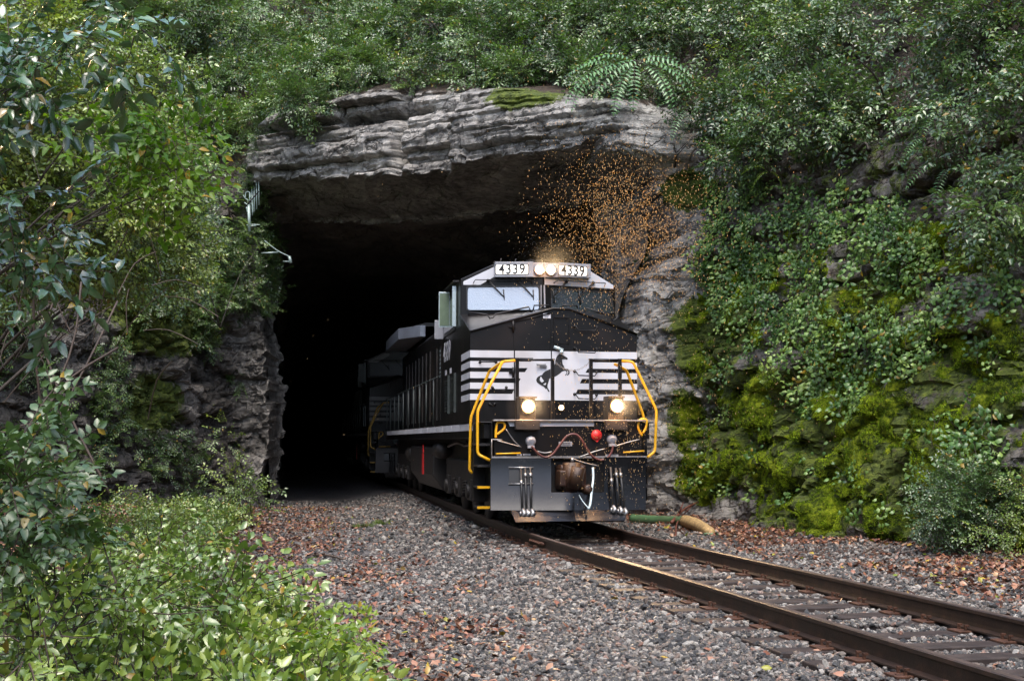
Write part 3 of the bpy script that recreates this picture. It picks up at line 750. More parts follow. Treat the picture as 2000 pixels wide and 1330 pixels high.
for k in range(5):
    m.add([(nl - 0.005, ND, rows[2 * k]), (nl - 0.005, ND, rows[2 * k + 1]), (-HW - 0.022, 2.3, rows[2 * k + 1] - 0.01), (-HW - 0.022, 2.3, rows[2 * k] - 0.01)], [(0, 1, 2, 3)])
m.build("white_stripes", M_WHITE, nose)
# leaping horse emblem
H1 = [(870, 160), (905, 172), (930, 158), (950, 185), (1010, 212), (1080, 250), (1108, 280), (1100, 302), (1075, 314), (1040, 300), (950, 308), (955, 380), (975, 455), (1005, 490), (1010, 545), (1030, 562), (1110, 560), (1145, 600), (1157, 672), (1145, 705),
      (1100, 745), (1080, 738), (1118, 680), (1122, 640), (1100, 612), (1078, 606), (1092, 650), (1090, 690), (1062, 722), (1048, 752), (1034, 742), (1046, 712), (1072, 684), (1070, 645), (1040, 614), (1000, 622), (950, 640), (880, 700), (800, 755), (735, 785), (640, 812), (605, 835), (575, 930), (552, 1010), (548, 1070), (580, 1125), (614, 1185),
      (572, 1190), (545, 1135), (536, 1105), (502, 1122), (488, 1090), (440, 1050), (340, 992), (262, 932), (240, 870), (260, 812), (300, 770), (360, 742), (400, 730), (440, 672), (500, 622), (622, 572), (735, 480), (758, 400), (768, 320), (800, 240), (828, 190)]
m = MB(); front_plate(m, [zh(*p) for p in reversed(H1)], ND - 0.0085, ND - 0.004); hor = m.build("horse_emblem", M_LETTER, nose)
m = MB(); front_plate(m, [zh(*p) for p in [(372, 770), (340, 840), (345, 890), (400, 942), (457, 895), (425, 860)]], ND - 0.0115, ND - 0.008); front_plate(m, [zh(*p) for p in [(503, 945), (435, 990), (492, 1010), (516, 958)]], ND - 0.0115, ND - 0.008)
m.build("emblem_gap", M_WHITE, hor)
# nose door with its seams, hinges, handle; recess panel; notice
m = MB()
for x in (1004.5, 1076.5):
    a, b = A((x, 641 if x < 1050 else 612), ND), A((x, 781), ND); m.box((a[0] - 0.009, ND - 0.012, b[2]), (a[0] + 0.009, ND, a[2]))
a, b = A((1006, 628), ND), A((1075, 612), ND); m.tube([(a[0], ND - 0.01, a[2]), (b[0], ND - 0.01, b[2])], 0.012, 6)
door = m.build("nose_door", M_BLACK, nose)
m = MB(); a = A(z1(860, 967), ND); b = A(z1(945, 970), ND); m.box((a[0], ND - 0.06, a[2] - 0.015), (b[0] - 0.02, ND - 0.035, a[2] + 0.02)); m.box((b[0] - 0.12, ND - 0.045, a[2] - 0.04), (b[0], ND - 0.004, a[2] - 0.01)); m.build("handle", M_STEEL, door, 0.004)
for yy in (655, 1030):
    a = A(z1(672, yy), ND); m = MB(); m.box((a[0] - 0.07, ND - 0.03, a[2] - 0.02), (a[0] + 0.05, ND, a[2] + 0.02)); m.cyl((a[0], ND - 0.035, a[2] - 0.09), (a[0], ND - 0.035, a[2] + 0.09), 0.02, 8); m.build("hinge", M_BLACK, door)
a, b = A((1081, 618), ND), A((1112, 672), ND); m = MB()
m.box((a[0], ND - 0.02, b[2]), (a[0] + 0.02, ND, a[2])); m.box((b[0] - 0.02, ND - 0.02, b[2]), (b[0], ND, a[2])); m.box((a[0] + 0.02, ND - 0.03, a[2] - 0.03), (b[0] - 0.02, ND, a[2])); m.box((a[0] + 0.02, ND - 0.012, b[2]), (b[0] - 0.02, ND, a[2] - 0.03))
m.build("centre_panel", M_BLACK, nose, 0.003)
a, b = A(z1(918, 548), ND), A(z1(980, 590), ND); m = MB(); m.box((a[0], ND - 0.006, b[2]), (b[0], ND, a[2])); nt = m.build("notice_plate", M_WHITE, nose)
m = MB()
for k in range(3): m.box((a[0] + 0.02, ND - 0.009, a[2] - 0.025 - 0.022 * k - 0.005), (b[0] - 0.02 - 0.015 * k, ND - 0.005, a[2] - 0.025 - 0.022 * k + 0.003))
m.build("notice_writing", M_LETTER, nt)
m = MB(); m.tube([A(z1(1005, 820), ND - 0.03), A(z1(1080, 848), ND - 0.05)], 0.03, 6); m.cyl(A(z1(1068, 862), ND - 0.04), A(z1(1068, 862), ND - 0.09), 0.035, 8); m.build("latch_bar", M_PALE, nose)
def grab(parent, pa, pb, d, out, drop, mat=None, r=0.011, name="grab_iron"):
    a, b = Vector(A(pa, d)), Vector(A(pb, d)); m = MB(); o = Vector((0, -out, 0)); dz = Vector((0, 0, drop)); i = Vector((0.05, 0, 0))
    m.tube([a, a + o, a + o + dz + i, b + o + dz - i, b + o, b], r, 6)
    for p in (a, b): m.cyl(p + Vector((0, -0.012, 0)), p, r * 2.4, 8)
    return m.build(name, mat or M_BLACK, parent)
for ya in (655, 832, 1018, 1205): grab(nose, z1(1172, ya), z1(1350, ya + 5), ND, 0.09, -0.075)
grab(nose, z1(405, 945), z1(535, 945), ND, 0.08, -0.0); grab(nose, z1(505, 1150), z1(618, 1150), ND, 0.08, -0.06); grab(nose, z1(485, 1285), z1(525, 1285), ND, 0.05, -0.03)
# top-of-nose handrails
def railtop(pts): m = MB(); m.tube([A(z1(x, y), dd) for x, y, dd in pts], 0.014, 6); m.build("nose_handrail", M_BLACK, nose)
railtop([(315, 570, 1.55), (318, 538, 1.55), (465, 560, 1.5), (485, 590, 1.48), (510, 585, 1.48), (530, 555, 1.5), (800, 497, 1.6), (822, 540, 1.6)])
railtop([(838, 520, 1.75), (845, 485, 1.75), (960, 482, 1.75), (985, 505, 1.75)]); railtop([(1070, 500, 1.75), (1082, 483, 1.75), (1190, 488, 1.75), (1200, 508, 1.75)])
railtop([(1255, 535, 1.55), (1270, 508, 1.55), (1400, 545, 1.5), (1470, 570, 1.48), (1480, 610, 1.48), (1505, 600, 1.48), (1535, 570, 1.5), (1545, 590, 1.5)])

# --- cab
CR, CSD = 2.20, 2.60
def vd(u): return CR + (CSD - CR) * min(1.6, abs(u - 0.0) / HW)
def CPt(p, off=0.0):
    d = 2.4
    for _ in range(5): u, z = LF(p[0], p[1], d - off); d = vd(u)
    return (u, d - off, z)
prof = [(-HW, DECK), (-HW, 4.325), (-0.88, 4.575), (0.95, 4.575), (HW + 0.02, 4.25), (HW + 0.02, DECK)]
CB = 5.6; vs = [(u, vd(u), z) for u, z in prof] + [(0, CR, 4.575), (0, CR, DECK)] + [(u, CB, z) for u, z in prof]
m = MB(); m.add(vs, [(0, 7, 6, 2, 1), (7, 5, 4, 3, 6), (0, 1, 9, 8), (1, 2, 10, 9), (2, 6, 3, 11, 10), (3, 4, 12, 11), (4, 5, 13, 12), (13, 8, 9, 10, 11, 12)])
cab = m.build("cab", M_BLACK, loco, 0.012)
def vplate(m, pts, o0, o1):
    n = len(pts); a = [CPt(p, o0) for p in pts]; b = [(u, d + o0 - o1, z) for u, d, z in a]
    return m.add(b + a, [tuple(range(n)), tuple(range(2 * n - 1, n - 1, -1))] + [(i, i + n, (i + 1) % n + n, (i + 1) % n) for i in range(n)])
m = MB(); vplate(m, [z1(270, 290), z1(520, 172), z1(934, 172), z1(934, 318), z1(270, 318)], 0.0, 0.006); vplate(m, [z1(934, 172), z1(1288, 200), z1(1488, 322), z1(1488, 350), z1(934, 316)], 0.0, 0.006)
m.build("white_brow_panel", M_WHITE, cab)
m = MB(); vplate(m, [z1(897, 320), z1(932, 320), z1(937, 500), z1(897, 500)], 0.0, 0.006); m.build("centre_post", M_GREYP, cab)
def window(pts, ro, ri):
    P = round_poly([(x, y, 0) for x, y in pts], ro); cx = sum(p[0] for p in P) / len(P); cy = sum(p[1] for p in P) / len(P); n = len(P)
    Q_ = [(cx + (p[0] - cx) * ri[0], cy + (p[1] - cy) * ri[1]) for p in P]; m = MB()
    o = [CPt(p[:2], 0.004) for p in P]; oo = [(u, d - 0.022, z) for u, d, z in o]; ii = [CPt(q, 0.026) for q in Q_]; i0 = [(u, d + 0.022, z) for u, d, z in ii]
    vs = o + oo + ii + i0; fs = []
    for k in range(n):
        j = (k + 1) % n; fs += [(k, j, n + j, n + k), (n + k, n + j, 2 * n + j, 2 * n + k), (2 * n + k, 2 * n + j, 3 * n + j, 3 * n + k)]
    m.add(vs, fs); w = m.build("windshield", M_RUBBER, cab)
    m = MB(); yt_ = min(q[1] for q in Q_); yb_ = max(q[1] for q in Q_); m.add([CPt(q, 0.008 + (0.07 if pts[0][0] < 1000 else 0.01) * ((q[1] - yt_) / (yb_ - yt_))) for q in Q_], [tuple(range(n))]); m.build("pane", M_SKYPANE if pts[0][0] < 1000 else M_GLASS, w); return w
window([z1(292, 326), z1(893, 322), z1(897, 530), z1(292, 532)], 5.5, (0.955, 0.90))
window([z1(978, 340), z1(1470, 378), z1(1498, 552), z1(978, 528)], 5.5, (0.965, 0.90))
def wiper(hx, hy, tx, ty, bx0, by0, bx1, by1):
    m = MB()
    for k in (-6, 6): m.tube([CPt(z1(hx + k, hy), 0.05), CPt(z1(tx + k * .3, ty), 0.06)], 0.008, 5)
    m.tube([CPt(z1(bx0, by0), 0.04), CPt(z1(bx1, by1), 0.04)], 0.011, 5); m.cyl(CPt(z1(hx, hy), 0.0), CPt(z1(hx, hy), 0.07), 0.03, 8); m.build("wiper", M_RUBBER, cab)
wiper(470, 282, 598, 415, 594, 355, 607, 468); wiper(712, 280, 836, 415, 836, 358, 841, 468)
wiper(1108, 292, 1008, 408, 996, 345, 1010, 465); wiper(1325, 300, 1216, 415, 1210, 362, 1222, 475)
def vtube(pts, name, mat, r=0.009, off=0.09):
    m = MB(); P = [CPt(z1(x, y), off) for x, y in pts]; P = [CPt(z1(*pts[0]), 0.0)] + P + [CPt(z1(*pts[-1]), 0.0)]; m.tube(P, r, 6); m.build(name, mat, cab)
vtube([(352, 300), (368, 277), (815, 275), (822, 300)], "window_grab_bar", M_BLACK); vtube([(1005, 300), (1040, 282), (1425, 305), (1415, 330)], "window_grab_bar", M_BLACK)
def text_mesh(s, size, mat, name, parent, M, squash=1.0, ext=0.002, bold=0.0):
    c = bpy.data.curves.new(name + "_text", 'FONT'); c.body = s; c.size = size; c.align_x = 'CENTER'; c.align_y = 'CENTER'; c.extrude = ext; c.offset = bold; c.space_character = 1.12
    o = bpy.data.objects.new(name + "_tmp", c); COL.objects.link(o); dg = bpy.context.evaluated_depsgraph_get(); me = bpy.data.meshes.new_from_object(o.evaluated_get(dg)); bpy.data.objects.remove(o)
    me.transform(Matrix.Diagonal((squash, 1, 1, 1))); me.transform(M); me.materials.clear(); me.materials.append(mat); me.name = name
    x = bpy.data.objects.new(name, me); link(x, parent); return x
# number boards and headlights over the windshield
def frame3(o, X, Z):
    X = Vector(X).normalized(); Z = Vector(Z).normalized(); Y = Z.cross(X); return Matrix((( X.x, Y.x, Z.x, o[0]), (X.y, Y.y, Z.y, o[1]), (X.z, Y.z, Z.z, o[2]), (0, 0, 0, 1)))
def board(x0, y0, x1, y1, hx0, hy0, hx1, hy1, sy):
    m = MB(); vplate(m, [z1(hx0, hy0), z1(hx1, hy0 + sy), z1(hx1, hy1 + sy * .6), z1(hx0, hy1)], 0.0, 0.15); h = m.build("number_board", M_GREYP, cab, 0.006)
    m = MB(); P = [p[:2] for p in round_poly([(*z1(x0, y0), 0), (*z1(x1, y0 + sy), 0), (*z1(x1, y1 + sy), 0), (*z1(x0, y1), 0)], 4)]; vplate(m, P, 0.15, 0.156); m.build("board_frame", M_LETTER, h)
    cx = sum(p[0] for p in P) / len(P); cy = sum(p[1] for p in P) / len(P); Q_ = [(cx + (p[0] - cx) * 0.955, cy + (p[1] - cy) * 0.90) for p in P]
    m = MB(); vplate(m, Q_, 0.156, 0.160); m.build("lit_face", M_BOARD, h)
    a, b = Vector(CPt(Q_[0], 0.163)), Vector(CPt((cx, cy), 0.163)); sgn = 1 if b.x < 0 else -1
    X = Vector((1, -sgn * (CSD - CR) / HW, 0)); Mx = frame3(tuple(b), X, Vector((-X.y * -1, -1, 0)) if False else Vector((X.y, -X.x, 0)))
    text_mesh("4339", 0.25, M_LETTER, "number", h, Mx, 0.88, 0.0015, 0.003)
board(527, 150, 802, 236, 518, 140, 826, 262, 0); board(1040, 157, 1280, 238, 1030, 146, 1290, 262, 14)
m = MB(); vplate(m, [z1(826, 142), z1(1030, 150), z1(1030, 264), z1(826, 262)], 0.0, 0.12); hb = m.build("headlight_box", M_GREYP, cab, 0.006)
for cx, cy in ((887, 196), (980, 199)):
    c = Vector(CPt(z1(cx, cy), 0.12)); m = MB(); m.ring(c, (0, 1, 0), 0.088, 0.018, 24, 6); b = m.build("headlight", M_STEEL, hb)
    m = MB(); n = 24; m.add([tuple(c + Vector((0.068 * math.cos(2 * PI * k / n), -0.012, 0.068 * math.sin(2 * PI * k / n)))) for k in range(n)], [tuple(range(n))]); m.build("bulb", M_LAMP, b); m = MB(); m.add([tuple(c + Vector((0.083 * math.cos(2 * PI * k / n), -0.008, 0.083 * math.sin(2 * PI * k / n)))) for k in range(n)], [tuple(range(n))]); m.build("reflector", M_LAMPRIM, b)
# roof fittings
m = MB(); m.box((-0.7, 2.35, 4.575), (0.75, 5.0, 4.60)); m.build("roof_hatch", M_BLACK, cab, 0.006)
for u, w in ((-0.72, 0.25), (-0.45, 0.12), (0.62, 0.2)):
    m = MB(); m.box((u - w / 2, 2.4, 4.602), (u + w / 2, 2.6, 4.635)); m.cyl((u, 2.5, 4.635), (u + 0.02, 2.5, 4.70), 0.012, 6); m.build("roof_fitting", M_DARK, cab)
m = MB(); m.tube([(-0.25, 2.5, 4.60), (-0.25, 2.5, 4.67), (0.05, 2.5, 4.68), (0.05, 2.5, 4.60)], 0.009, 6); m.build("roof_grab_iron", M_DARK, cab)
m = MB(); m.box((-HW - 0.10, 2.9, 4.30), (-HW + 0.1, 5.7, 4.335)); m.box((HW - 0.1, 2.9, 4.24), (HW + 0.10, 5.7, 4.275)); m.build("drip_rail", M_BLACK, cab, 0.004)
# cab side: windows, wind deflectors, number
for s in (-1, 1):
    x = s * (HW + 0.004); m = MB(); m.box((min(x, x + s * 0.02), 3.35, 3.45), (max(x, x + s * 0.02), 5.0, 4.15)); w = m.build("side_window", M_RUBBER, cab, 0.004)
    m = MB(); m.box((min(x, x + s * 0.024), 3.43, 3.52), (max(x, x + s * 0.024), 4.92, 4.08)); m.build("pane", M_GLASS, w)
m = MB(); m.box((-HW - 0.17, 3.02, 3.60), (-HW - 0.13, 3.16, 4.24)); 
wd = MB(); wd.box((-HW - 0.23, 4.02, 3.57), (-HW - 0.02, 4.05, 4.25)); wf = wd.build("wind_deflector", M_PALE, cab, 0.004)
wd = MB(); wd.box((-HW - 0.215, 4.012, 3.60), (-HW - 0.035, 4.02, 4.22)); wd.build("deflector_pane", M_GREEN, wf)
wd = MB(); wd.box((-HW - 0.10, 2.98, 3.50), (-HW - 0.03, 3.01, 4.24)); wd.build("front_deflector", M_PALE, cab, 0.003)
wd = MB(); wd.box((-HW - 0.20, 5.0, 3.42), (-HW - 0.02, 5.06, 3.80)); wd.build("mirror", M_GREYP, cab, 0.01)
Mx = frame3((-HW - 0.006, 4.6, 3.13), (0, -1, 0), (-1, 0, 0)); text_mesh("4339", 0.52, M_WHITE, "side_number", cab, Mx, 0.98, 0.002, 0.012)
for k in range(2): 
    m = MB(); m.box((-HW - 0.008, 3.9 + 0.75 * k, 2.69), (-HW, 4.1 + 0.75 * k, 2.79)); m.build("small_marking", M_WHITE, cab)
for k in range(2):
    m = MB()
    for j in range(11): m.box((-HW - 0.03, 3.25 + 0.95 * k, 1.98 + j * 0.058), (-HW, 3.25 + 0.95 * k + 0.55, 2.0 + j * 0.058)); m.box((-HW - 0.034, 3.22 + 0.95 * k, 1.98 + j * 0.058), (-HW - 0.006, 3.29 + 0.95 * k, 2.002 + j * 0.058))
    m.box((-HW - 0.04, 3.2 + 0.95 * k, 1.93), (-HW, 3.23 + 0.95 * k, 2.66)); m.build("side_louvre", M_RAILGREY, cab)
m = MB(); m.box((-HW - 0.006, 2.45, 1.80), (-HW, 2.75, 2.10)); m.build("side_placard", M_WHITE, cab)

# --- hood, radiator, equipment behind the cab
m = MB(); m.prism([(-0.9, DECK), (-0.9, 4.05), (-0.6, 4.33), (0.6, 4.33), (0.9, 4.05), (0.9, DECK)], 'y', 5.6, 21.0); hood = m.build("hood", M_BLACK, loco, 0.012)
m = MB(); m.box((-1.30, 5.62, DECK), (-0.9, 8.2, 3.5)); m.box((0.9, 5.62, DECK), (1.30, 8.2, 3.5)); m.build("equipment_cabinet", M_BLACK, hood, 0.012)
m = MB()
for k in range(12): m.box((-0.925, 8.6 + k * 0.98, 1.9), (-0.9, 8.6 + k * 0.98 + 0.05, 3.7)); 
for k in range(3):
    m.box((-1.325, 5.8 + k * 0.8, 1.85), (-1.3, 5.83 + k * 0.8, 3.4))
m.build("door_seam", M_DARK, hood)
m = MB()
for i in range(3):
    for j in range(7): m.box((-1.312, 6.0 + i * 0.34, 2.75 + j * 0.09), (-1.3, 6.2 + i * 0.34, 2.80 + j * 0.09))
m.build("vent_grille", M_PALE, hood)
for s in (-1, 1):
    W_ = [(s * 0.75, 15.3), (s * 0.9, 15.3), (s * 1.42, 16.4), (s * 1.42, 21.3), (s * 0.75, 21.3)]
    if s > 0: W_ = W_[::-1]
    m = MB(); m.prism(W_, 'z', 4.30, 4.62); m.build("radiator_wing", M_GREYP, hood, 0.02)
m = MB(); m.prism([(-1.1, 4.62), (-0.7, 4.72), (0.7, 4.72), (1.1, 4.62)], 'y', 15.6, 21.2); m.build("radiator_roof", M_DARK, hood)
m = MB(); m.box((-0.3, 11.0, 4.33), (0.3, 12.4, 4.62)); m.build("exhaust_stack", M_DARK, hood, 0.02)
# --- walkway handrails
for s in (-1, 1):
    m = MB(); m.tube([(s * 1.38, 5.8, 2.75), (s * 1.38, 21.2, 2.75)], 0.016, 6); hr = m.build("walkway_handrail", M_RAILGREY, loco)
    for k in range(11):
        m = MB(); m.tube([(s * 1.38, 5.9 + k * 1.52, DECK - 0.1), (s * 1.38, 5.9 + k * 1.52, 2.75)], 0.018, 6); m.build("stanchion", M_RAILGREY, hr)

# --- front deck railing, chain
PD = 0.28
def post(x, ytop=703):
    m = MB(); a = A((x, ytop), PD); m.box((a[0] - 0.028, PD - 0.028, DECK), (a[0] + 0.028, PD + 0.028, a[2])); m.cyl((a[0], PD, a[2]), (a[0], PD, a[2] + 0.02), 0.04, 8); m.build("deck_post", M_BLACK, loco, 0.004)
for x in (1010, 1079, 1154, 1210.5): post(x)
m = MB(); m.tube([A((1008, 703), PD), A((1080, 703), PD)], 0.02, 6); m.build("deck_rail", M_BLACK, loco)
m = MB(); m.tube([A((1153, 703.5), PD), A((1212, 704), PD)], 0.02, 6); m.build("deck_rail", M_BLACK, loco)
m = MB(); a, b = Vector(A((1085, 708), PD)), Vector(A((1152, 707), PD)); N = 19
def sag(t): return a.lerp(b, t) + Vector((0, 0, -0.135 * 4 * t * (1 - t)))
for k in range(N):
    p, q = sag(k / N), sag((k + 1.25) / N); t_ = (q - p).normalized(); sd_ = Vector((0, 1, 0)) if k % 2 else Vector((0, 0.2, 1)).normalized(); sd_ = (sd_ - t_ * sd_.dot(t_)).normalized() * 0.014; c_ = (p + q) / 2; L_ = (q - p).length / 2
    m.tube([c_ + t_ * (L_ * math.cos(w)) + sd_ * math.sin(w) for w in [2 * PI * i / 8 for i in range(8)]], 0.0042, 5, close=True)
m.build("safety_chain", M_STEEL, loco)

# --- yellow handrails at the steps, loops and cut levers
def yrail(pts, name="yellow_handrail", r=0.024):
    P = [A((x, y), d) for x, y, d in pts]; m = MB(); m.tube(smooth_pts(P, 1) if len(P) < 3 else [q for q in _fillet(P)], r, 8); m.build(name, M_YELLOW, loco)
def _fillet(P, r=0.06):
    P = [Vector(p) for p in P]; out = [P[0]]
    for i in range(1, len(P) - 1):
        u = (P[i - 1] - P[i]); v = (P[i + 1] - P[i]); k = min(r, u.length * .4, v.length * .4); s, e = P[i] + u.normalized() * k, P[i] + v.normalized() * k
        for j in range(5): t = j / 4; out.append(s * (1 - t) ** 2 + P[i] * 2 * t * (1 - t) + e * t * t)
    return out + [P[-1]]
yrail([(1008.4, 703.8, .28), (982, 706, .35), (955.5, 725, .75), (919.4, 815, .80), (917, 918, .80), (923, 924, .80)])
yrail([(982, 706, .35), (958, 750, .22), (932.6, 803, .14), (932.6, 886.8, .14), (957, 899, .06)])
yrail([(1211.8, 705, .28), (1236, 706, .22), (1282.5, 801, .14), (1279, 882, .14), (1264.7, 893, .06)])
yrail([(1201, 711, .34), (1224, 724, .7), (1257, 812, .8), (1259.5, 925, .8)])
def yloop(pts, d): P = smooth_pts([A(p, d) for p in pts], 5); m = MB(); m.tube(P, 0.02, 8); m.build("yellow_loop", M_YELLOW, loco)
yloop([z2(532, 478), z2(534, 420), z2(545, 360), z2(570, 350), z2(602, 362), z2(598, 405), z2(540, 452)], -0.02)
yloop([z2(1722, 462), z2(1690, 395), z2(1698, 340), z2(1725, 326), z2(1757, 335), z2(1752, 395), z2(1728, 440)], -0.02)
for p, q in ((z2(535, 608), z2(735, 602)), (z2(1568, 597), z2(1738, 584))):
    m = MB(); m.tube([A(p, -0.05), A(q, -0.05)], 0.014, 6); m.build("cut_lever", M_YELLOW, ep)
# --- ditch lights and small lamp
for cx, cy, bx0, bx1 in ((798, 222, 690, 888), (1518, 218, 1418, 1598)):
    c = Vector(A(z2(cx, cy), -0.10)); m = MB(); l, r_ = A(z2(bx0 + 28, 152), -0.02)[0], A(z2(bx1 - 25, 152), -0.02)[0]
    m.box((c.x - 0.13, -0.02, DECK + 0.03), (c.x + 0.13, 0.30, c.z + 0.16)); m.box((l, -0.08, c.z + 0.13), (r_, 0.3, c.z + 0.16)); m.box((A(z2(bx0, 330), -0.1)[0], -0.14, DECK - 0.13), (A(z2(bx1, 330), -0.1)[0], -0.03, DECK + 0.02)); dl = m.build("ditch_light", M_DARK, loco, 0.006)
    m = MB(); m.tube([c + Vector((0, 0.09, 0)), c], [0.11, 0.118], 24, caps=False); m.ring(c, (0, 1, 0), 0.112, 0.010, 24, 6); m.build("lamp_shell", M_DARK, dl)
    m = MB(); n = 24; m.add([tuple(c + Vector((0.085 * math.cos(2 * PI * k / n), 0.008, 0.085 * math.sin(2 * PI * k / n)))) for k in range(n)], [tuple(range(n))]); m.build("bulb", M_LAMP, dl); m = MB(); m.add([tuple(c + Vector((0.106 * math.cos(2 * PI * k / n), 0.012, 0.106 * math.sin(2 * PI * k / n)))) for k in range(n)], [tuple(range(n))]); m.build("reflector", M_LAMPRIM, dl)
c = Vector(A(z2(1065, 233), ND - 0.03)); m = MB(); m.cyl(c + Vector((0, 0.03, 0)), c, 0.055, 16); sl_ = m.build("small_lamp", M_DARK, nose); m = MB(); n = 16; m.add([tuple(c + Vector((0.043 * math.cos(2 * PI * k / n), -0.004, 0.043 * math.sin(2 * PI * k / n)))) for k in range(n)], [tuple(range(n))]); m.build("bulb", M_LAMPDIM, sl_)

# --- end plate fittings: hoses, receptacles, disc, signs
m = MB(); P = smooth_pts([A(z2(x, y), -0.16) for x, y in [(825, 545), (870, 600), (930, 635), (990, 615), (1050, 540), (1110, 465), (1170, 448), (1215, 475), (1260, 545), (1310, 620), (1380, 658), (1440, 640), (1475, 590), (1485, 540)]], 5); m.tube(P, 0.019, 8); m.build("jumper_hose", M_HOSE, ep)
for x, y in ((820, 505), (1480, 492)):
    c = Vector(A(z2(x, y), -0.06)); m = MB(); m.tube([c + Vector((0, 0.06, 0)), c, c + Vector((0, -0.03, -0.01))], [0.085, 0.08, 0.05], 14); m.box((c.x - 0.06, -0.1, c.z - 0.11), (c.x + 0.05, -0.03, c.z - 0.07)); m.build("jumper_socket", M_GREYP, ep, 0.003)
c = Vector(A(z2(1352, 456), -0.05)); m = MB(); m.cyl(c, c + Vector((0, 0.015, 0)), 0.088, 20); m.prism([(c.x - 0.085, c.z - 0.02), (c.x + 0.01, c.z - 0.115), (c.x + 0.085, c.z - 0.02)], 'y', c.y + 0.001, c.y + 0.014); rd = m.build("red_disc", M_RED, ep); 
m = MB(); m.box((A(z2(1328, 352), 0)[0], -0.045, c.z + 0.08), (A(z2(1410, 352), 0)[0], -0.01, A(z2(1340, 352), 0)[2])); m.build("disc_hanger", M_BLACK, ep)
for x0, y0, x1, y1 in ((1045, 508, 1153, 544), (705, 607, 745, 622), (755, 607, 815, 620), (1425, 612, 1528, 627)):
    a, b = A(z2(x0, y0), -0.01), A(z2(x1, y1), -0.01); m = MB(); m.box((a[0], -0.012, b[2]), (b[0], 0.0, a[2])); sg = m.build("small_sign", M_GREYP, ep); m = MB()
    h_ = a[2] - b[2]
    for k in range(2): m.box((a[0] + 0.02, -0.016, b[2] + h_ * (0.25 + 0.35 * k)), (b[0] - 0.03, -0.011, b[2] + h_ * (0.38 + 0.35 * k)))
    m.build("sign_writing", M_LETTER, sg)
for pts in ([(545, 500), (660, 530), (735, 550)], [(615, 405), (680, 500), (740, 555)], [(1505, 545), (1600, 515), (1700, 490)], [(870, 585), (930, 600), (990, 590)], [(1010, 630), (1100, 642), (1200, 636), (1330, 590), (1420, 565)], [(500, 490), (500, 640)], [(500, 490), (585, 495)]):
    m = MB(); m.tube(smooth_pts([A(z2(*p), -0.05) for p in pts], 4), 0.010, 6); m.build("lifting_rod", M_STEEL, ep)
m = MB(); m.box((-1.27, -0.06, 1.135), (1.27, 0.10, 1.165)); m.build("step_edge", M_STEEL, ep, 0.003)

# --- coupler
c = Vector(A(z4(1020, 300), -0.35)); m = MB()
m.box((c.x - 0.19, -0.30, c.z - 0.20), (c.x + 0.24, 0.3, c.z + 0.20)); cp = m.build("coupler", M_COUPLER, loco, 0.05)
m = MB(); m.tube([(c.x - 0.03, -0.42, c.z - 0.25), (c.x - 0.03, -0.42, c.z + 0.24)], [0.13, 0.145], 12); m.tube([(c.x - 0.02, -0.55, c.z - 0.16), (c.x + 0.04, -0.60, c.z + 0.17)], [0.11, 0.11], 10); m.build("knuckle", M_COUPLER, cp, 0.0)
m = MB(); m.tube([(c.x + 0.16, -0.32, c.z - 0.22), (c.x + 0.20, -0.62, c.z - 0.16)], [0.12, 0.07], 8); m.box((c.x - 0.24, -0.5, c.z - 0.14), (c.x - 0.12, -0.2, c.z + 0.12)); m.build("guard_arm", M_COUPLER, cp, 0.03)
m = MB(); m.cyl((c.x - 0.02, -0.42, c.z + 0.24), (c.x - 0.02, -0.42, c.z + 0.31), 0.025, 8); m.tube(smooth_pts([(c.x - 0.02, -0.42, c.z + 0.30), (c.x + 0.15, -0.4, c.z + 0.24), (c.x + 0.42, -0.35, c.z + 0.18)], 4), 0.011, 6); m.build("uncoupling_link", M_STEEL, cp)
m = MB(); m.box((c.x - 0.42, 0.12, c.z - 0.33), (c.x + 0.62, 0.2, c.z + 0.36)); m.build("coupler_pocket", M_DARK, loco)
# air hose hanging at the coupler
m = MB(); m.tube(smooth_pts([A(z4(1245, 190), -0.40), A(z4(1250, 300), -0.46), A(z4(1235, 430), -0.55), A(z4(1215, 600), -0.70), A(z4(1195, 650), -0.76)], 5), 0.020, 8); m.tube(smooth_pts([A(z4(1070, 440), -0.5), A(z4(1115, 540), -0.62), A(z4(1195, 640), -0.76)], 4), 0.008, 6); m.build("brake_hose", M_PALE, loco)

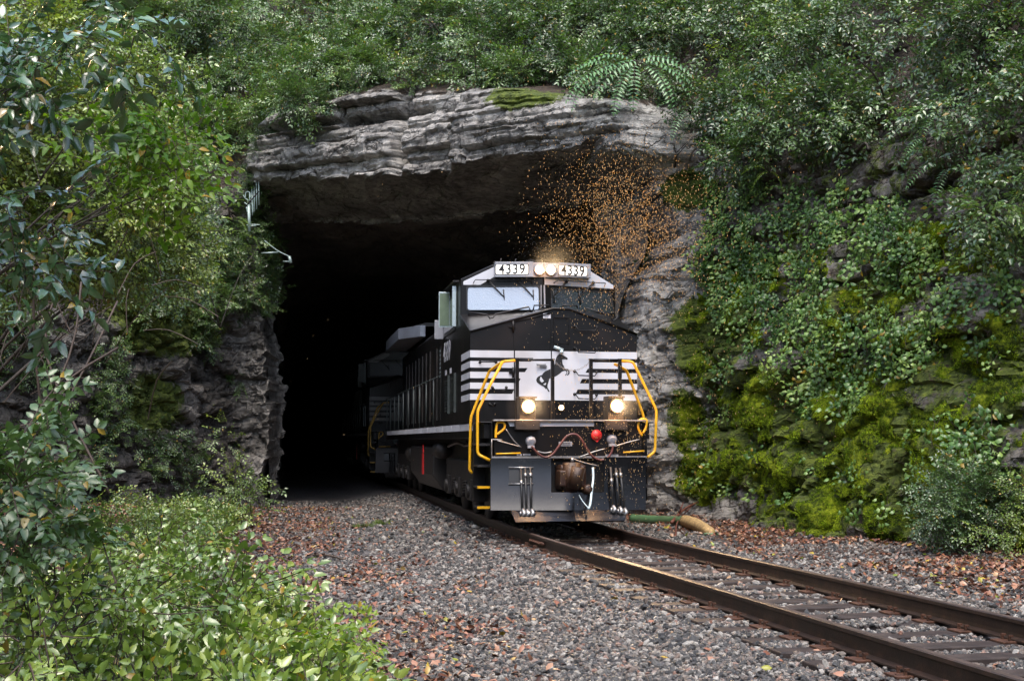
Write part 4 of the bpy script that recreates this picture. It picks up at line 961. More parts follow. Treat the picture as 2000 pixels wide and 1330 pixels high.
# --- snow plow: two plates meeting at a ridge, notched for the coupler, with a tilted lip
KU = A(z4(1040, 600), -0.7)[0]
def pd_(u, z): t = 1.15 - z; return -0.50 + 0.20 * abs(u - KU) - 0.06 * t - 0.26 * t * t * (1.0 if u < KU else 0.6)
def PLp(p):
    d = -0.4
    for _ in range(8): u, z = LF(p[0], p[1], d); d = pd_(u, z)
    return (u, d, z)
def plow_plate(pts, t=0.03):
    P = [PLp(p) for p in pts]; n = len(P); m = MB(); m.add(P + [(a, b + t, c_) for a, b, c_ in P], [tuple(range(n)), tuple(range(2 * n - 1, n - 1, -1))] + [(i, i + n, (i + 1) % n + n, (i + 1) % n) for i in range(n)]); return m
def plow_grid(m, x0, x1, y0, y1, nx=6, ny=12, t=0.03):
    for off, flip in ((0, False), (t, True)):
        P = [[PLp(z4(x0 + (x1 - x0) * i / nx, y0 + (y1 - y0) * j / ny)) for i in range(nx + 1)] for j in range(ny + 1)]
        vs = [(a, b + off, c_) for r_ in P for a, b, c_ in r_]; fs = [(j * (nx + 1) + i, (j + 1) * (nx + 1) + i, (j + 1) * (nx + 1) + i + 1, j * (nx + 1) + i + 1) for j in range(ny) for i in range(nx)]
        m.add(vs, [f[::-1] for f in fs] if flip else fs, True)
    e = [(x0, y0), (x0, y1), (x1, y1), (x1, y0)]
    for k in range(4):
        p = [PLp(z4(e[k][0] + (e[(k + 1) % 4][0] - e[k][0]) * i / 8, e[k][1] + (e[(k + 1) % 4][1] - e[k][1]) * i / 8)) for i in range(9)]
        m.add(p + [(a, b + t, c_) for a, b, c_ in p], [(i, i + 1, i + 10, i + 9) for i in range(8)])
m = MB(); plow_grid(m, 105, 780, 85, 664); plow_grid(m, 780, 1040, 465, 664, 4, 6); plow = m.build("snow_plow", M_PLOW, loco)
m = MB(); plow_grid(m, 1040, 1372, 465, 664, 4, 6); plow_grid(m, 1372, 1836, 72, 660); m.build("right_plate", M_PLOW, plow)
lp = [PLp(z4(330, 665)), PLp(z4(1040, 662)), PLp(z4(1640, 665))]; lo_ = [z4(385, 795), z4(1055, 783), z4(1600, 778)]
lq = [A(p, q[1] - 0.24) for p, q in zip(lo_, lp)]
m = MB(); m.add([lp[0], lq[0], lq[1], lp[1], lp[2], lq[2]], [(0, 1, 2, 3), (3, 2, 5, 4)]); m.add([(a, b + 0.03, c_ - 0.02) for a, b, c_ in [lp[0], lq[0], lq[1], lp[1], lp[2], lq[2]]], [(3, 2, 1, 0), (4, 5, 2, 3)]); m.build("plow_lip", M_PLOW, plow)
m = MB()
for pa, pb in ((z4(302, 187), z4(578, 190)), (z4(300, 372), z4(578, 368))):
    m = MB(); a, b = Vector(PLp(pa)), Vector(PLp(pb)); m.tube([a + Vector((0, -.02, 0)), b + Vector((0, -.02, 0))], 0.013, 6); m.build("plow_step", M_STEEL, plow)
m = MB(); P = [PLp(z4(*p)) for p in ((310, 195), (310, 362), (572, 362), (572, 195))]; m.add([(a, b - 0.004, c_) for a, b, c_ in P], [(0, 1, 2, 3)]); m.build("step_opening_shade", M_LETTER, plow)  # flat black quad painted in for the dark of the step opening
for x0, x1, y0, y1 in ((435, 450, 195, 650), (484, 496, 195, 655), (543, 548, 195, 650), (1437, 1458, 185, 610), (1494, 1532, 195, 625), (1541, 1585, 195, 640)):
    a, b = Vector(PLp(z4(x0, y0))), Vector(PLp(z4(x1, y1))); o = Vector((0, -0.06, 0)); m = MB(); a += Vector((0, -.03, 0)); b += o
    m.tube([a, a.lerp(b, .5) + Vector((0, -.015, 0)), b], 0.020, 8); h = m.build("air_hose", M_RUBBER, loco)
    m = MB(); q = a.lerp(b, 0.3 if x0 in (435, 1437) else 0.12); m.tube([q + Vector((0, -.01, 0)), q + (b - a).normalized() * 0.07 + Vector((0, -.01, 0))], 0.026, 8); m.tube([b, b + Vector((0.03, -.03, -.06)), b + Vector((-0.01, -.05, -.11))], [0.028, 0.036, 0.02], 8); m.tube([b + Vector((-.03, -.03, -.03)), b + Vector((-.035, -.05, -.09))], 0.014, 6); m.build("hose_end", M_STEEL, h)

# --- steps at the corners
for s in (-1, 1):
    m = MB(); x0, x1 = sorted((s * 1.24, s * 1.47)); m.box((x0, 0.62, 0.42), (x1, 0.66, 1.70)); xa, xb = sorted((s * 1.24, s * 1.27)); m.box((xa, 0.02, 0.36), (xb, 0.66, 1.70)); st = m.build("step_well", M_BLACK, loco, 0.006)
    for k, z in enumerate((0.34, 0.66, 1.0, 1.34)):
        m = MB(); x0, x1 = sorted((s * 1.27, s * 1.47)); m.box((x0, 0.15, z), (x1, 0.60, z + 0.03)); sp = m.build("step", M_DARK, st); m = MB(); m.box((x0, 0.135, z - 0.005), (x1, 0.15, z + 0.035)); m.build("step_nosing", M_YELLOW if s < 0 and k in (0, 1) else M_DARK, sp)
# --- trucks, fuel tank
for d0 in (2.5, 15.2):
    tk = None
    for s in (-1, 1):
        x0, x1 = sorted((s * 1.02, s * 1.16)); m = MB()
        m.prism([(d0, 0.75), (d0 + 0.1, 1.05), (d0 + 4.3, 1.05), (d0 + 4.4, 0.75), (d0 + 4.15, 0.36), (d0 + 3.6, 0.34), (d0 + 3.3, 0.66), (d0 + 2.55, 0.66), (d0 + 2.45, 0.34), (d0 + 1.95, 0.34), (d0 + 1.85, 0.66), (d0 + 1.1, 0.66), (d0 + 0.8, 0.34), (d0 + 0.25, 0.36)], 'x', x0, x1)
        fr_ = m.build("truck_frame", M_FRAME, loco, 0.03)
        for k in range(3):
            m = MB(); c = d0 + 0.55 + k * 1.65; m.box((x0 - 0.05 * (s < 0), c - 0.19, 0.33), (x1 + 0.05 * (s > 0), c + 0.19, 0.72)); m.cyl((s * 1.1, c, 0.5), (s * 1.26, c, 0.5), 0.13, 14); m.build("axle_box", M_FRAME, fr_, 0.015)
            m = MB(); m.tube([(s * 0.72, c, 0.5), (s * 0.86, c, 0.5)], 0.5, 28); m.tube([(s * 0.70, c, 0.5), (s * 0.72, c, 0.5)], 0.53, 28); m.build("wheel", M_STEEL if k == 9 else M_FRAME, fr_)
            if k < 2:
                m = MB()
                for j in range(5): m.tube([(s * 1.14 + 0.07 * math.cos(w * .7), c + 0.82 + 0.07 * math.sin(w * .7), 0.42 + 0.05 * (j + w / 9.0)) for w in range(9)], 0.014, 5)
                m.build("spring", M_FRAME, fr_)
m = MB(); m.prism([(-1.30, 0.65), (-1.30, 1.28), (1.30, 1.28), (1.30, 0.65), (1.05, 0.30), (-1.05, 0.30)], 'y', 8.3, 13.6); ft = m.build("fuel_tank", M_FRAME, loco, 0.04)
m = MB(); m.cyl((-1.15, 13.8, 1.05), (-1.15, 14.9, 1.05), 0.2, 16); m.cyl((-1.18, 7.1, 1.2), (-1.18, 8.1, 1.2), 0.17, 16); m.build("air_reservoir", M_FRAME, loco)
m = MB(); m.box((-1.325, 10.2, 0.62), (-1.30, 10.42, 1.12)); m.prism([(10.15, 1.14), (10.3, 1.32), (10.45, 1.14)], 'x', -1.32, -1.30); m.build("red_fuel_gauge", M_RED, ft)
m = MB(); m.tube(smooth_pts([(-1.22, 2.1, 1.4), (-1.25, 3.2, 1.33), (-1.22, 4.6, 1.38), (-1.2, 6.2, 1.3)], 4), 0.03, 6); m.tube(smooth_pts([(-1.2, 1.6, 1.42), (-1.22, 2.6, 1.25), (-1.2, 3.4, 1.4)], 4), 0.022, 6); m.build("brake_pipe", M_COUPLER, loco)
m = MB(); m.box((-1.0, 0.4, 0.9), (1.0, L_END - 0.3, 1.45)); m.build("centre_sill", M_DARK, loco)

# --- second locomotive coupled behind, its lamps and boards unlit and hidden by the first
SKIP = ("reflector", "headlight", "number_board", "side_number", "bulb", "ditch_light", "small_lamp", "notice", "small_sign", "horse")
def copy_some(o, parent):
    if parent is not None and o.name.startswith(SKIP): return None
    c = o.copy(); COL.objects.link(c); c.parent = parent
    for ch in list(o.children): copy_some(ch, c)
    return c
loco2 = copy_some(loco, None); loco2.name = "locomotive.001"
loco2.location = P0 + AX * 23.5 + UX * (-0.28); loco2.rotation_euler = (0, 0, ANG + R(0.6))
M_WHITESHADE = mat_plain("shaded_white_paint", (0.13, 0.125, 0.12), 0.6, 0, 0.3, 4, 0.1); M_YELLOWSHADE = mat_plain("shaded_yellow_paint", (0.30, 0.17, 0.02), 0.55, 0, 0.3, 4, 0.1)  # second unit's paints darkened to put the tunnel's shade into colour
_swap = {M_WHITE.name: M_WHITESHADE, M_GREYP.name: M_RAILGREY, M_YELLOW.name: M_YELLOWSHADE, M_PALE.name: M_RAILGREY, M_STEEL.name: M_FRAME, M_GREEN.name: M_RAILGREY, M_GLASS.name: M_RUBBER, M_SKYPANE.name: M_RUBBER, M_PLOW.name: M_FRAME}
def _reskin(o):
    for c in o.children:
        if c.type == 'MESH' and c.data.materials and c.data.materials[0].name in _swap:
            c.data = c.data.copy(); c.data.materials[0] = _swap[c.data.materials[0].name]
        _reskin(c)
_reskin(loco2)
loco2["label"] = "second black locomotive deep in the dark tunnel, yellow handrails and pale stripes barely visible"
for o in (loco, loco2): o["group"] = "locomotives of the train"

# --- real lamps of the lead locomotive
def lamp(name, loc, energy, size=R(70), aim=(0.0, -1, -0.03), rad=0.09, blend=0.7):
    l = bpy.data.lights.new(name, 'SPOT'); l.energy = energy; l.color = (1.0, 0.68, 0.36); l.spot_size = size; l.spot_blend = blend; l.shadow_soft_size = rad
    o = bpy.data.objects.new(name, l); link(o, loco); o.location = loc; o.rotation_euler = Vector(aim).to_track_quat('-Z', 'Y').to_euler(); return o
for x in (-0.085, 0.14): lamp("headlight_beam", (x, 2.0, 4.46), 650, R(62), (0.10, -1, 0.2), rad=0.07)
for x in (-0.675, 0.794): lamp("ditch_beam", (x, -0.14, 1.96), 150, R(80), (0.0, -1, 0.12))
def spill(name, x, y, z, e):
    l = bpy.data.lights.new(name, 'POINT'); l.energy = e; l.color = (1, .5, .18); l.shadow_soft_size = 0.06; o = bpy.data.objects.new(name, l); link(o, loco); o.location = (x, y, z)
for x in (-0.675, 0.794): spill("ditch_spill", x, -0.30, 1.96, 8)
spill("headlight_spill", 0.03, 1.80, 4.46, 2.2)
# ================================================================ LEAVES
def leaf_mat(name, cols, rough=0.29, spec=1.0, trans=0.22, hue_scale=0.9):
    t = NT(name); r = t.rand(); lv = t.attr("lv").outputs["Fac"]; big = t.noise(hue_scale, 3, 0.6, t.pos())
    f = t.math('ADD', t.math('MULTIPLY', lv, 0.45), t.math('MULTIPLY', r, 0.25)); f = t.math('ADD', f, t.math('MULTIPLY', t.math('SUBTRACT', big, 0.5), 1.9)); f = t.math('ADD', f, 0.15)
    n = len(cols); c = t.ramp(f, [(0.12 + 0.76 * k / (n - 1), col) for k, col in enumerate(cols)])
    old = t.ramp(t.math('FRACT', t.math('MULTIPLY', t.math('ADD', lv, r), 37.0)), [(0.975, (0, 0, 0)), (0.98, (1, 1, 1))])
    c = t.mix(old, c, (0.30, 0.20, 0.02))
    t.base(c); t.set(Roughness=rough); t.b.inputs["Specular IOR Level"].default_value = spec
    tr = t.new("ShaderNodeBsdfTranslucent"); t.link(t.mix(1.0, c, (1.5, 1.7, 0.6), 'MULTIPLY'), tr.inputs[0]); mx = t.new("ShaderNodeMixShader"); mx.inputs[0].default_value = trans
    t.link(t.b.outputs[0], mx.inputs[1]); t.link(tr.outputs[0], mx.inputs[2]); t.link(mx.outputs[0], t.out.inputs[0]); return t.m
LM_FINE = leaf_mat("fine_leaf", [(0.031, 0.069, 0.014), (0.063, 0.129, 0.030), (0.123, 0.213, 0.057), (0.206, 0.305, 0.081)])
LM_DARK = leaf_mat("dark_leaf", [(0.026, 0.058, 0.016), (0.049, 0.101, 0.029), (0.091, 0.166, 0.050), (0.158, 0.250, 0.073)])
LM_BROAD = leaf_mat("broad_leaf", [(0.059, 0.109, 0.020), (0.119, 0.197, 0.034), (0.215, 0.294, 0.054), (0.346, 0.400, 0.086)])
LM_YEL = leaf_mat("yellow_green_leaf", [(0.057, 0.132, 0.009), (0.099, 0.194, 0.011), (0.158, 0.255, 0.016), (0.215, 0.290, 0.027)], 0.4, 0.4, 0.35)
LM_GLOSS = leaf_mat("glossy_leaf", [(0.031, 0.080, 0.027), (0.058, 0.131, 0.045), (0.097, 0.191, 0.074)], 0.22, 1.0, 0.12)
LM_GLOSS.node_tree.nodes["Principled BSDF"].inputs["Coat Weight"].default_value = 0.8
LM_GLOSS.node_tree.nodes["Principled BSDF"].inputs["Coat Roughness"].default_value = 0.25
LM_IVY = leaf_mat("ivy_leaf", [(0.046, 0.107, 0.025), (0.088, 0.179, 0.041), (0.170, 0.280, 0.066), (0.307, 0.420, 0.108)], 0.33, 0.55)
LM_PALE = leaf_mat("pale_leaf", [(0.045, 0.098, 0.028), (0.075, 0.139, 0.040), (0.128, 0.197, 0.072)], 0.38)
LM_FROND = leaf_mat("frond_leaf", [(0.088, 0.197, 0.078), (0.160, 0.304, 0.134), (0.258, 0.438, 0.221)], 0.35, 0.6, 0.3)
LM_MOSS = leaf_mat("moss_blade", [(0.026, 0.044, 0.004), (0.086, 0.146, 0.007), (0.231, 0.331, 0.011), (0.412, 0.508, 0.028)], 0.6, 0.2, 0.3, 1.2)
M_TWIG = mat_plain("twig_bark", (0.07, 0.048, 0.035), 0.7, 0, 0.4, 20, 0.3)
M_BARK = mat_plain("tree_bark", (0.045, 0.036, 0.028), 0.8, 0, 0.5, 9, 0.8)

class Sprig:
    def __init__(self): self.v = []; self.f = []; self.m = []; self.l = []
    def leaf(self, p, d, nrm, L, W, detail=1, curl=0.15, fold=0.18, shape=0.42):
        p = np.array(p, float); d = np.array(d, float); d /= np.linalg.norm(d); nrm = np.array(nrm, float); s = np.cross(d, nrm); s /= (np.linalg.norm(s) + 1e-9); n = np.cross(s, d)
        b = len(self.v); lv = random.random()
        if detail == 0:
            self.v += [p, p + d * L * shape + s * W / 2 + n * fold * W, p + d * L - n * curl * L, p + d * L * shape - s * W / 2 + n * fold * W]; fs = [(0, 1, 2), (0, 2, 3)]
        elif detail == 1:
            c1, c2 = p + d * L * 0.3 + n * 0.03 * L, p + d * L * 0.68 - n * curl * 0.35 * L
            self.v += [p, c1 + s * W * 0.47 + n * fold * W, c1, c1 - s * W * 0.47 + n * fold * W, c2 + s * W * 0.36 + n * fold * W * .7, c2, c2 - s * W * 0.36 + n * fold * W * .7, p + d * L - n * curl * L]
            fs = [(0, 1, 2), (0, 2, 3), (1, 4, 5), (1, 5, 2), (2, 5, 6), (2, 6, 3), (4, 7, 5), (5, 7, 6)]
        else:   # lobed round leaf
            k = 9; self.v += [p + d * L * 0.3 + n * 0.02]; rr_ = [0.30, 0.55, 0.42, 0.58, 0.62, 0.58, 0.42, 0.55, 0.30]
            for i in range(k):
                a = -2.5 + 5.0 * i / (k - 1); self.v.append(p + d * L * (0.38 + rr_[i] * math.cos(a)) + s * W * rr_[i] * 1.5 * math.sin(a) - n * curl * L * rr_[i] * 0.7)
            fs = [(0, 1 + i, 2 + i) for i in range(k - 1)]
        self.f += [tuple(i + b for i in q) for q in fs]; self.m += [0] * len(fs); self.l += [lv] * len(fs)
    def twig(self, pts, r0, r1):
        b = len(self.v); n = len(pts); P = [np.array(p, float) for p in pts]
        for i, p in enumerate(P):
            t = P[min(i + 1, n - 1)] - P[max(i - 1, 0)]; t = t / (np.linalg.norm(t) + 1e-9); a = np.cross(t, [0.3, 0.9, 0.1]); a /= np.linalg.norm(a); c = np.cross(t, a); r = r0 + (r1 - r0) * i / max(1, n - 1)
            self.v += [p + (a * math.cos(w) + c * math.sin(w)) * r for w in (0, 2.09, 4.19)]
        for i in range(n - 1):
            for k in range(3):
                q = (b + i * 3 + k, b + i * 3 + (k + 1) % 3, b + i * 3 + 3 + (k + 1) % 3, b + i * 3 + 3 + k); self.f += [(q[0], q[1], q[2]), (q[0], q[2], q[3])]; self.m += [1] * 2; self.l += [0.5] * 2
    def mesh(self, name, mat, twig=None):
        return np_mesh(name, np.array(self.v), np.array(self.f), [mat, twig or M_TWIG], True, {"lv": ('FACE', self.l)}, self.m)
def rv(s): return np.array([random.gauss(0, s) for _ in range(3)])
def spray(L, nside, step, lL, lW, detail, droop=0.25, spread=0.9, jit=0.35, opp=False):
    """a leafy twig lying in its XZ plane, growing along +Z, leaves facing +Y"""
    g = Sprig()
    def run(p, d, length, sub):
        p = np.array(p, float); d = np.array(d, float); pts = [p.copy()]; n = max(2, int(length / step)); side = random.choice([-1, 1])
        for i in range(n):
            d = d + np.array([0, -droop * step * 1.2, 0]) + rv(0.06); d /= np.linalg.norm(d); p = p + d * step; pts.append(p.copy()); side = -side
            for sd_ in ((1, -1) if opp else (side,)):
                s = np.cross(d, [0, 1, 0]) * sd_; k = random.uniform(0.75, 1.15) * (1 - 0.25 * i / n)
                g.leaf(p, d * (1 - spread * .6) + s * spread + rv(jit * .3) + np.array([0, -0.12, 0]), np.array([0, 1, 0]) + rv(jit), lL * k, lW * k, detail)
            if sub and i > 0 and i < n - 1 and random.random() < nside:
                run(p, d * 0.6 + np.cross(d, [0, 1, 0]) * random.choice([-1, 1]) * 0.7, length * random.uniform(0.4, 0.6), False)
        g.leaf(p, d, np.array([0, 1, 0]) + rv(jit), lL, lW, detail); g.twig(pts[::2] + [pts[-1]], 0.006 if sub else 0.003, 0.0015)
    run((0, 0, 0), (0, 0, 1), L, True); return g
def set_of(name, mat, n, **kw): return source_collection(name, [spray(**kw).mesh(name, mat) for _ in range(n)])
random.seed(21)
C_FINE = set_of("fine_sprays", LM_FINE, 4, L=0.5, nside=0.55, step=0.050, lL=0.10, lW=0.048, detail=0)
C_DARK = set_of("dark_sprays", LM_DARK, 4, L=0.5, nside=0.5, step=0.055, lL=0.105, lW=0.056, detail=0)
C_BROAD = set_of("broad_sprays", LM_BROAD, 5, L=0.42, nside=0.3, step=0.05, lL=0.085, lW=0.048, detail=1)
C_PALE = set_of("pale_sprays", LM_PALE, 4, L=0.40, nside=0.25, step=0.055, lL=0.085, lW=0.050, detail=1, opp=True)
C_YEL = set_of("yellow_sprays", LM_YEL, 4, L=0.5, nside=0.3, step=0.07, lL=0.13, lW=0.068, detail=1)
C_BIG = set_of("big_sprays", LM_GLOSS, 4, L=0.6, nside=0.2, step=0.085, lL=0.16, lW=0.075, detail=1, droop=0.6)
def ivy_patch():
    g = Sprig()
    for _ in range(16):
        p = np.array([random.gauss(0, 0.11), random.uniform(0.0, 0.06), random.gauss(0, 0.13)]); d = np.array([random.gauss(0, 0.6), 0.25, random.uniform(-1, 0.3)])
        g.leaf(p, d, np.array([0, 1, 0.25]) + rv(0.32), random.uniform(0.045, 0.08), random.uniform(0.04, 0.07), 2)
    g.twig([(0, 0, -0.25), (0.02, 0.03, -0.1), (-0.02, 0.02, 0.1), (0.03, 0.02, 0.25)], 0.004, 0.003); return g
C_IVY = source_collection("ivy_sprays", [ivy_patch().mesh("ivy", LM_IVY) for _ in range(5)])
def frond(L=0.75, n=12, lL=0.12, lW=0.034, mat=None):
    g = Sprig(); p = np.zeros(3); d = np.array([0, 0.35, 1.0]); pts = [p.copy()]
    for i in range(n):
        d = d + np.array([0, -0.13, 0]) + rv(0.01); d /= np.linalg.norm(d); p = p + d * L / n; pts.append(p.copy()); k = math.sin(PI * (0.18 + 0.78 * i / n)) ** 0.6
        for s in (-1, 1): g.leaf(p, np.array([s * 1.0, -0.12, 0.22]) + rv(0.05), np.array([0, 1, 0]) + rv(0.12), lL * k, lW * k ** .5, 1, 0.2, 0.12)
    g.leaf(p, d, (0, 1, 0), lL * .6, lW, 1); g.twig(pts, 0.006, 0.002); return g
C_FROND = source_collection("frond_sprays", [frond().mesh("frond", LM_FROND) for _ in range(3)])
C_FRONDF = source_collection("fern_sprays", [frond(0.5, 18, 0.075, 0.018).mesh("fern", LM_YEL) for _ in range(3)])
def tuft(n, L, W, spread):
    g = Sprig()
    for _ in range(n):
        d = np.array([random.gauss(0, spread), 1.0, random.gauss(0, spread) - 0.25]); g.leaf([random.gauss(0, .035), -.01, random.gauss(0, .035)], d, rv(1), L * random.uniform(.6, 1.2), W, 0)
    return g
C_MOSS = source_collection("moss_tufts", [tuft(42, 0.035, 0.011, 0.6).mesh("moss", LM_MOSS) for _ in range(4)])
C_GRASS = source_collection("grass_tufts", [tuft(26, 0.30, 0.010, 0.55).mesh("grass", LM_BROAD) for _ in range(3)])

def euler_zy(Z, Yh):
    Z = np.asarray(Z, float); Z = Z / (np.linalg.norm(Z, axis=1, keepdims=True) + 1e-9); Yh = np.asarray(Yh, float)
    Y = Yh - Z * (Yh * Z).sum(1, keepdims=True); Y /= (np.linalg.norm(Y, axis=1, keepdims=True) + 1e-9); X = np.cross(Y, Z)
    return np.stack([np.arctan2(Y[:, 2], Z[:, 2]), np.arcsin(np.clip(-X[:, 2], -1, 1)), np.arctan2(X[:, 1], X[:, 0])], axis=1)
class Mass:
    """gathers leafy clumps of one kind for one object"""
    def __init__(self): self.P = []; self.E = []; self.S = []
    def clump(self, c, r, n, down=0.25, outward=(0, -0.5, 0.25), size=1.0, fill=0.55, roll=0.55):
        n = int(n)
        if n < 1: return self
        r = np.array(r if hasattr(r, '__len__') else (r, r, r * 0.8), float); D = RNG.normal(size=(n, 3)) + np.array(outward) * 1.1; D /= np.linalg.norm(D, axis=1, keepdims=True)
        k = RNG.uniform(fill, 1.0, n)[:, None] * (1 + 0.25 * fbm(D * 1.7 + np.array(c) * 3.1, 2, 3))[:, None]; P = np.array(c) + D * r * k
        Z = D * 0.8 + RNG.normal(size=(n, 3)) * 0.45 + np.array([0, 0, -down]); Yh = np.array([0, -0.25, 1.0]) + D * 0.5 + RNG.normal(size=(n, 3)) * roll
        self.P.append(P); self.E.append(euler_zy(Z, Yh)); self.S.append(RNG.uniform(0.65, 1.2, n) * size); return self
    def raw(self, P, E, S): self.P.append(np.asarray(P)); self.E.append(np.asarray(E)); self.S.append(np.asarray(S)); return self
    def build(self, name, coll, parent=None):
        return (scatter if parent is None else realize)(name, coll, np.concatenate(self.P), np.concatenate(self.E), np.concatenate(self.S), parent)
def realize(name, coll, P, E, S, parent=None):
    """the same sprays as real leaves of one mesh"""
    P, E, S = (np.asarray(a, float) for a in (P, E, S)); obs = list(coll.objects); idx = RNG.integers(0, len(obs), len(P)); VV, FF, LL, MM = [], [], [], []; base = 0
    cx, sx, cy, sy, cz, sz = np.cos(E[:, 0]), np.sin(E[:, 0]), np.cos(E[:, 1]), np.sin(E[:, 1]), np.cos(E[:, 2]), np.sin(E[:, 2])
    RM = np.stack([np.stack([cz * cy, cz * sy * sx - sz * cx, cz * sy * cx + sz * sx], -1), np.stack([sz * cy, sz * sy * sx + cz * cx, sz * sy * cx - cz * sx], -1), np.stack([-sy, cy * sx, cy * cx], -1)], 1)
    for k, ob in enumerate(obs):
        me = ob.data; nv, nf = len(me.vertices), len(me.polygons); v = np.empty(nv * 3); me.vertices.foreach_get("co", v); v = v.reshape(-1, 3)
        f = np.empty(nf * 3, dtype=np.int64); me.loops.foreach_get("vertex_index", f); f = f.reshape(-1, 3); l = np.empty(nf); me.attributes["lv"].data.foreach_get("value", l); mi = np.empty(nf, dtype=np.int64); me.polygons.foreach_get("material_index", mi)
        w = np.nonzero(idx == k)[0]
        if not len(w): continue
        VV.append((np.einsum('nij,vj->nvi', RM[w], v) * S[w][:, None, None] + P[w][:, None, :]).reshape(-1, 3)); FF.append((f[None] + (np.arange(len(w)) * nv)[:, None, None] + base).reshape(-1, 3)); base += len(w) * nv
        LL.append((l[None] * 0.65 + RNG.random(len(w))[:, None] * 0.35).ravel()); MM.append(np.tile(mi, len(w)))
    me0 = obs[0].data; me = np_mesh(name, np.concatenate(VV), np.concatenate(FF), list(me0.materials), True, {"lv": ('FACE', np.concatenate(LL))}, np.concatenate(MM))
    o = bpy.data.objects.new(name, me); return link(o, parent)
def px_clump(mass, px, py, Y, rpx, n, **kw):
    c = at_depth(px, py, Y); r = np.array([rpx[0], (rpx[0] + rpx[1]) / 2, rpx[1]]) * Y / 2500.0; return mass.clump(tuple(c), r, n, **kw)

# ================================================================ HILLSIDE: everything growing above the rock
vis = (VPX > -350) & (VPX < 2350) & (VPY > -420) & (VPY < 1300)
# sample spots on the sheet, one per patch of hillside
def sheet_spots(cond, every, jit=0.5):
    """well spread random positions on the sheet where cond holds; `every` = metres between them"""
    ii, jj = np.nonzero(cond); order = RNG.permutation(len(ii)); pts = V[ii, jj]; cell = {}; keep = []
    for k in order:
        p = pts[k]; key = tuple((p / every).astype(int))
        if key in cell: continue
        cell[key] = 1; keep.append(k)
    return ii[keep], jj[keep]
fine, dark, mixed, lush = Mass(), Mass(), Mass(), Mass()
hill = (T2 > RH - 0.15) & (S2 > S_J0 - 22) & (S2 < S_J1 + 20) & (T2 < RH + 16) & vis
ii, jj = sheet_spots(hill, 1.05)
for i, j in zip(ii, jj):
    p = V[i, j]; px, py = VPX[i, j], VPY[i, j]; e = T2[i, j] - RH[i, j]
    if 1020 < px < 1110 and 120 < py < 215: continue            # the bare mossy ledge
    if 395 < px < 600 and py > 290: continue
    gap = fbm(np.array([p * 0.5]), 3, 55)[0]
    if gap < -0.10: continue
    r = random.uniform(0.5, 1.0) * (1.15 if e > 2 else 0.62); lift = r * 0.55
    if 600 < px < 1120 and e < 0.35 + r * 1.1:
        if e > 0.2: fine.clump(tuple(p + np.array([0, 0, 0.15])), (0.5, 0.4, 0.22), 22, down=0.0, size=0.7, outward=(0, 0, .8))
        continue
    if (430 < px <= 600 or 1120 <= px < 1340) and e < 0.3: continue
    right = px > 1330
    tgt = dark if (right or (gap < 0.02 and px > 700)) else fine
    if random.random() < 0.16: mixed.clump(tuple(p + np.array([0, -0.3, lift + .1])), (r, r, r * 0.7), 50 * r, down=0.4, size=1.25); continue
    if random.random() < 0.07: lush.clump(tuple(p + np.array([0, -0.4, lift + .1])), (r, r, r * 0.7), 30 * r, down=0.3, size=0.8); continue
    tgt.clump(tuple(p + NRM[i, j] * 0 + np.array([0, -0.15, lift])), (r, r, r * 0.75), 44 * r / 0.6 * (1.0 if e < 8 else 0.7), down=0.35 if e < 1.2 else 0.15, size=1.05)
# crowns that stand out from the slope, measured in the picture: (px, py, depth, half width, half height, kind)
CROWNS = [(1095, 118, 30, 60, 24, 'd'), (1200, 150, 30, 60, 22, 'd'), (1290, 165, 30, 50, 22, 'd'), (1145, 135, 30, 50, 20, 'f'), (1000, 140, 30, 50, 20, 'f'), (560, 110, 34, 150, 75, 'f'), (640, 150, 34, 80, 55, 'f'), (470, 160, 33, 90, 60, 'f'), (700, 60, 36, 110, 60, 'f'), (380, 60, 32, 120, 80, 'f'), (330, 200, 31, 110, 70, 'f'), (590, 205, 34, 50, 28, 'f'),
          (860, 60, 37, 110, 60, 'd'), (1010, 60, 38, 110, 60, 'd'), (960, 110, 36, 70, 40, 'd'), (1180, 60, 38, 120, 60, 'd'), (850, 130, 36, 60, 30, 'd'), (1260, 90, 34, 70, 50, 'd'), (700, 140, 36, 60, 36, 'f'),
          (1460, 60, 28, 110, 80, 'd'), (1590, 110, 27, 110, 90, 'd'), (1700, 60, 26, 130, 90, 'd'), (1560, 240, 26, 100, 60, 'd'), (1440, 210, 27, 60, 60, 'd'), (1850, 120, 24, 120, 100, 'd'), (1950, 240, 22, 110, 110, 'd'),
          (1930, 60, 22, 110, 90, 'f'), (1450, 300, 27, 55, 45, 'd'), (1960, 420, 21, 80, 80, 'd'), (1640, 200, 25, 80, 50, 'd')]
for px, py, Y, w, h, k in CROWNS:
    (fine if k == 'f' else dark).clump(tuple(at_depth(px, py, surf_y(px, py, 25) - 0.15)), np.array([w, w * 0.8, h]) * Y / 2500.0, 85 * (w * h * (Y / 2500.0) ** 2) ** 0.5 + 90, down=0.35, size=1.0, fill=0.5)
def bare_branch(px, py, dx, dy, r, lift=0.5):
    a = at_depth(px, py, surf_y(px, py, 20) + 0.2); b = at_depth(px + dx, py + dy, surf_y(px, py, 20) - lift - 0.5); m = MB(); P = smooth_pts([a, a.lerp(b, .5) + Vector((0, -.15, .1)), b], 4); m.tube(P, [r * (1 - .06 * k) for k in range(len(P))], 6)
    for k in (3, 5, 6): q = Vector(P[k]); m.tube([q, q + Vector((random.uniform(-.6, .6), -.2, random.uniform(-.1, .6)))], [r * .4, r * .15], 4)
    return m
bmb = MB()
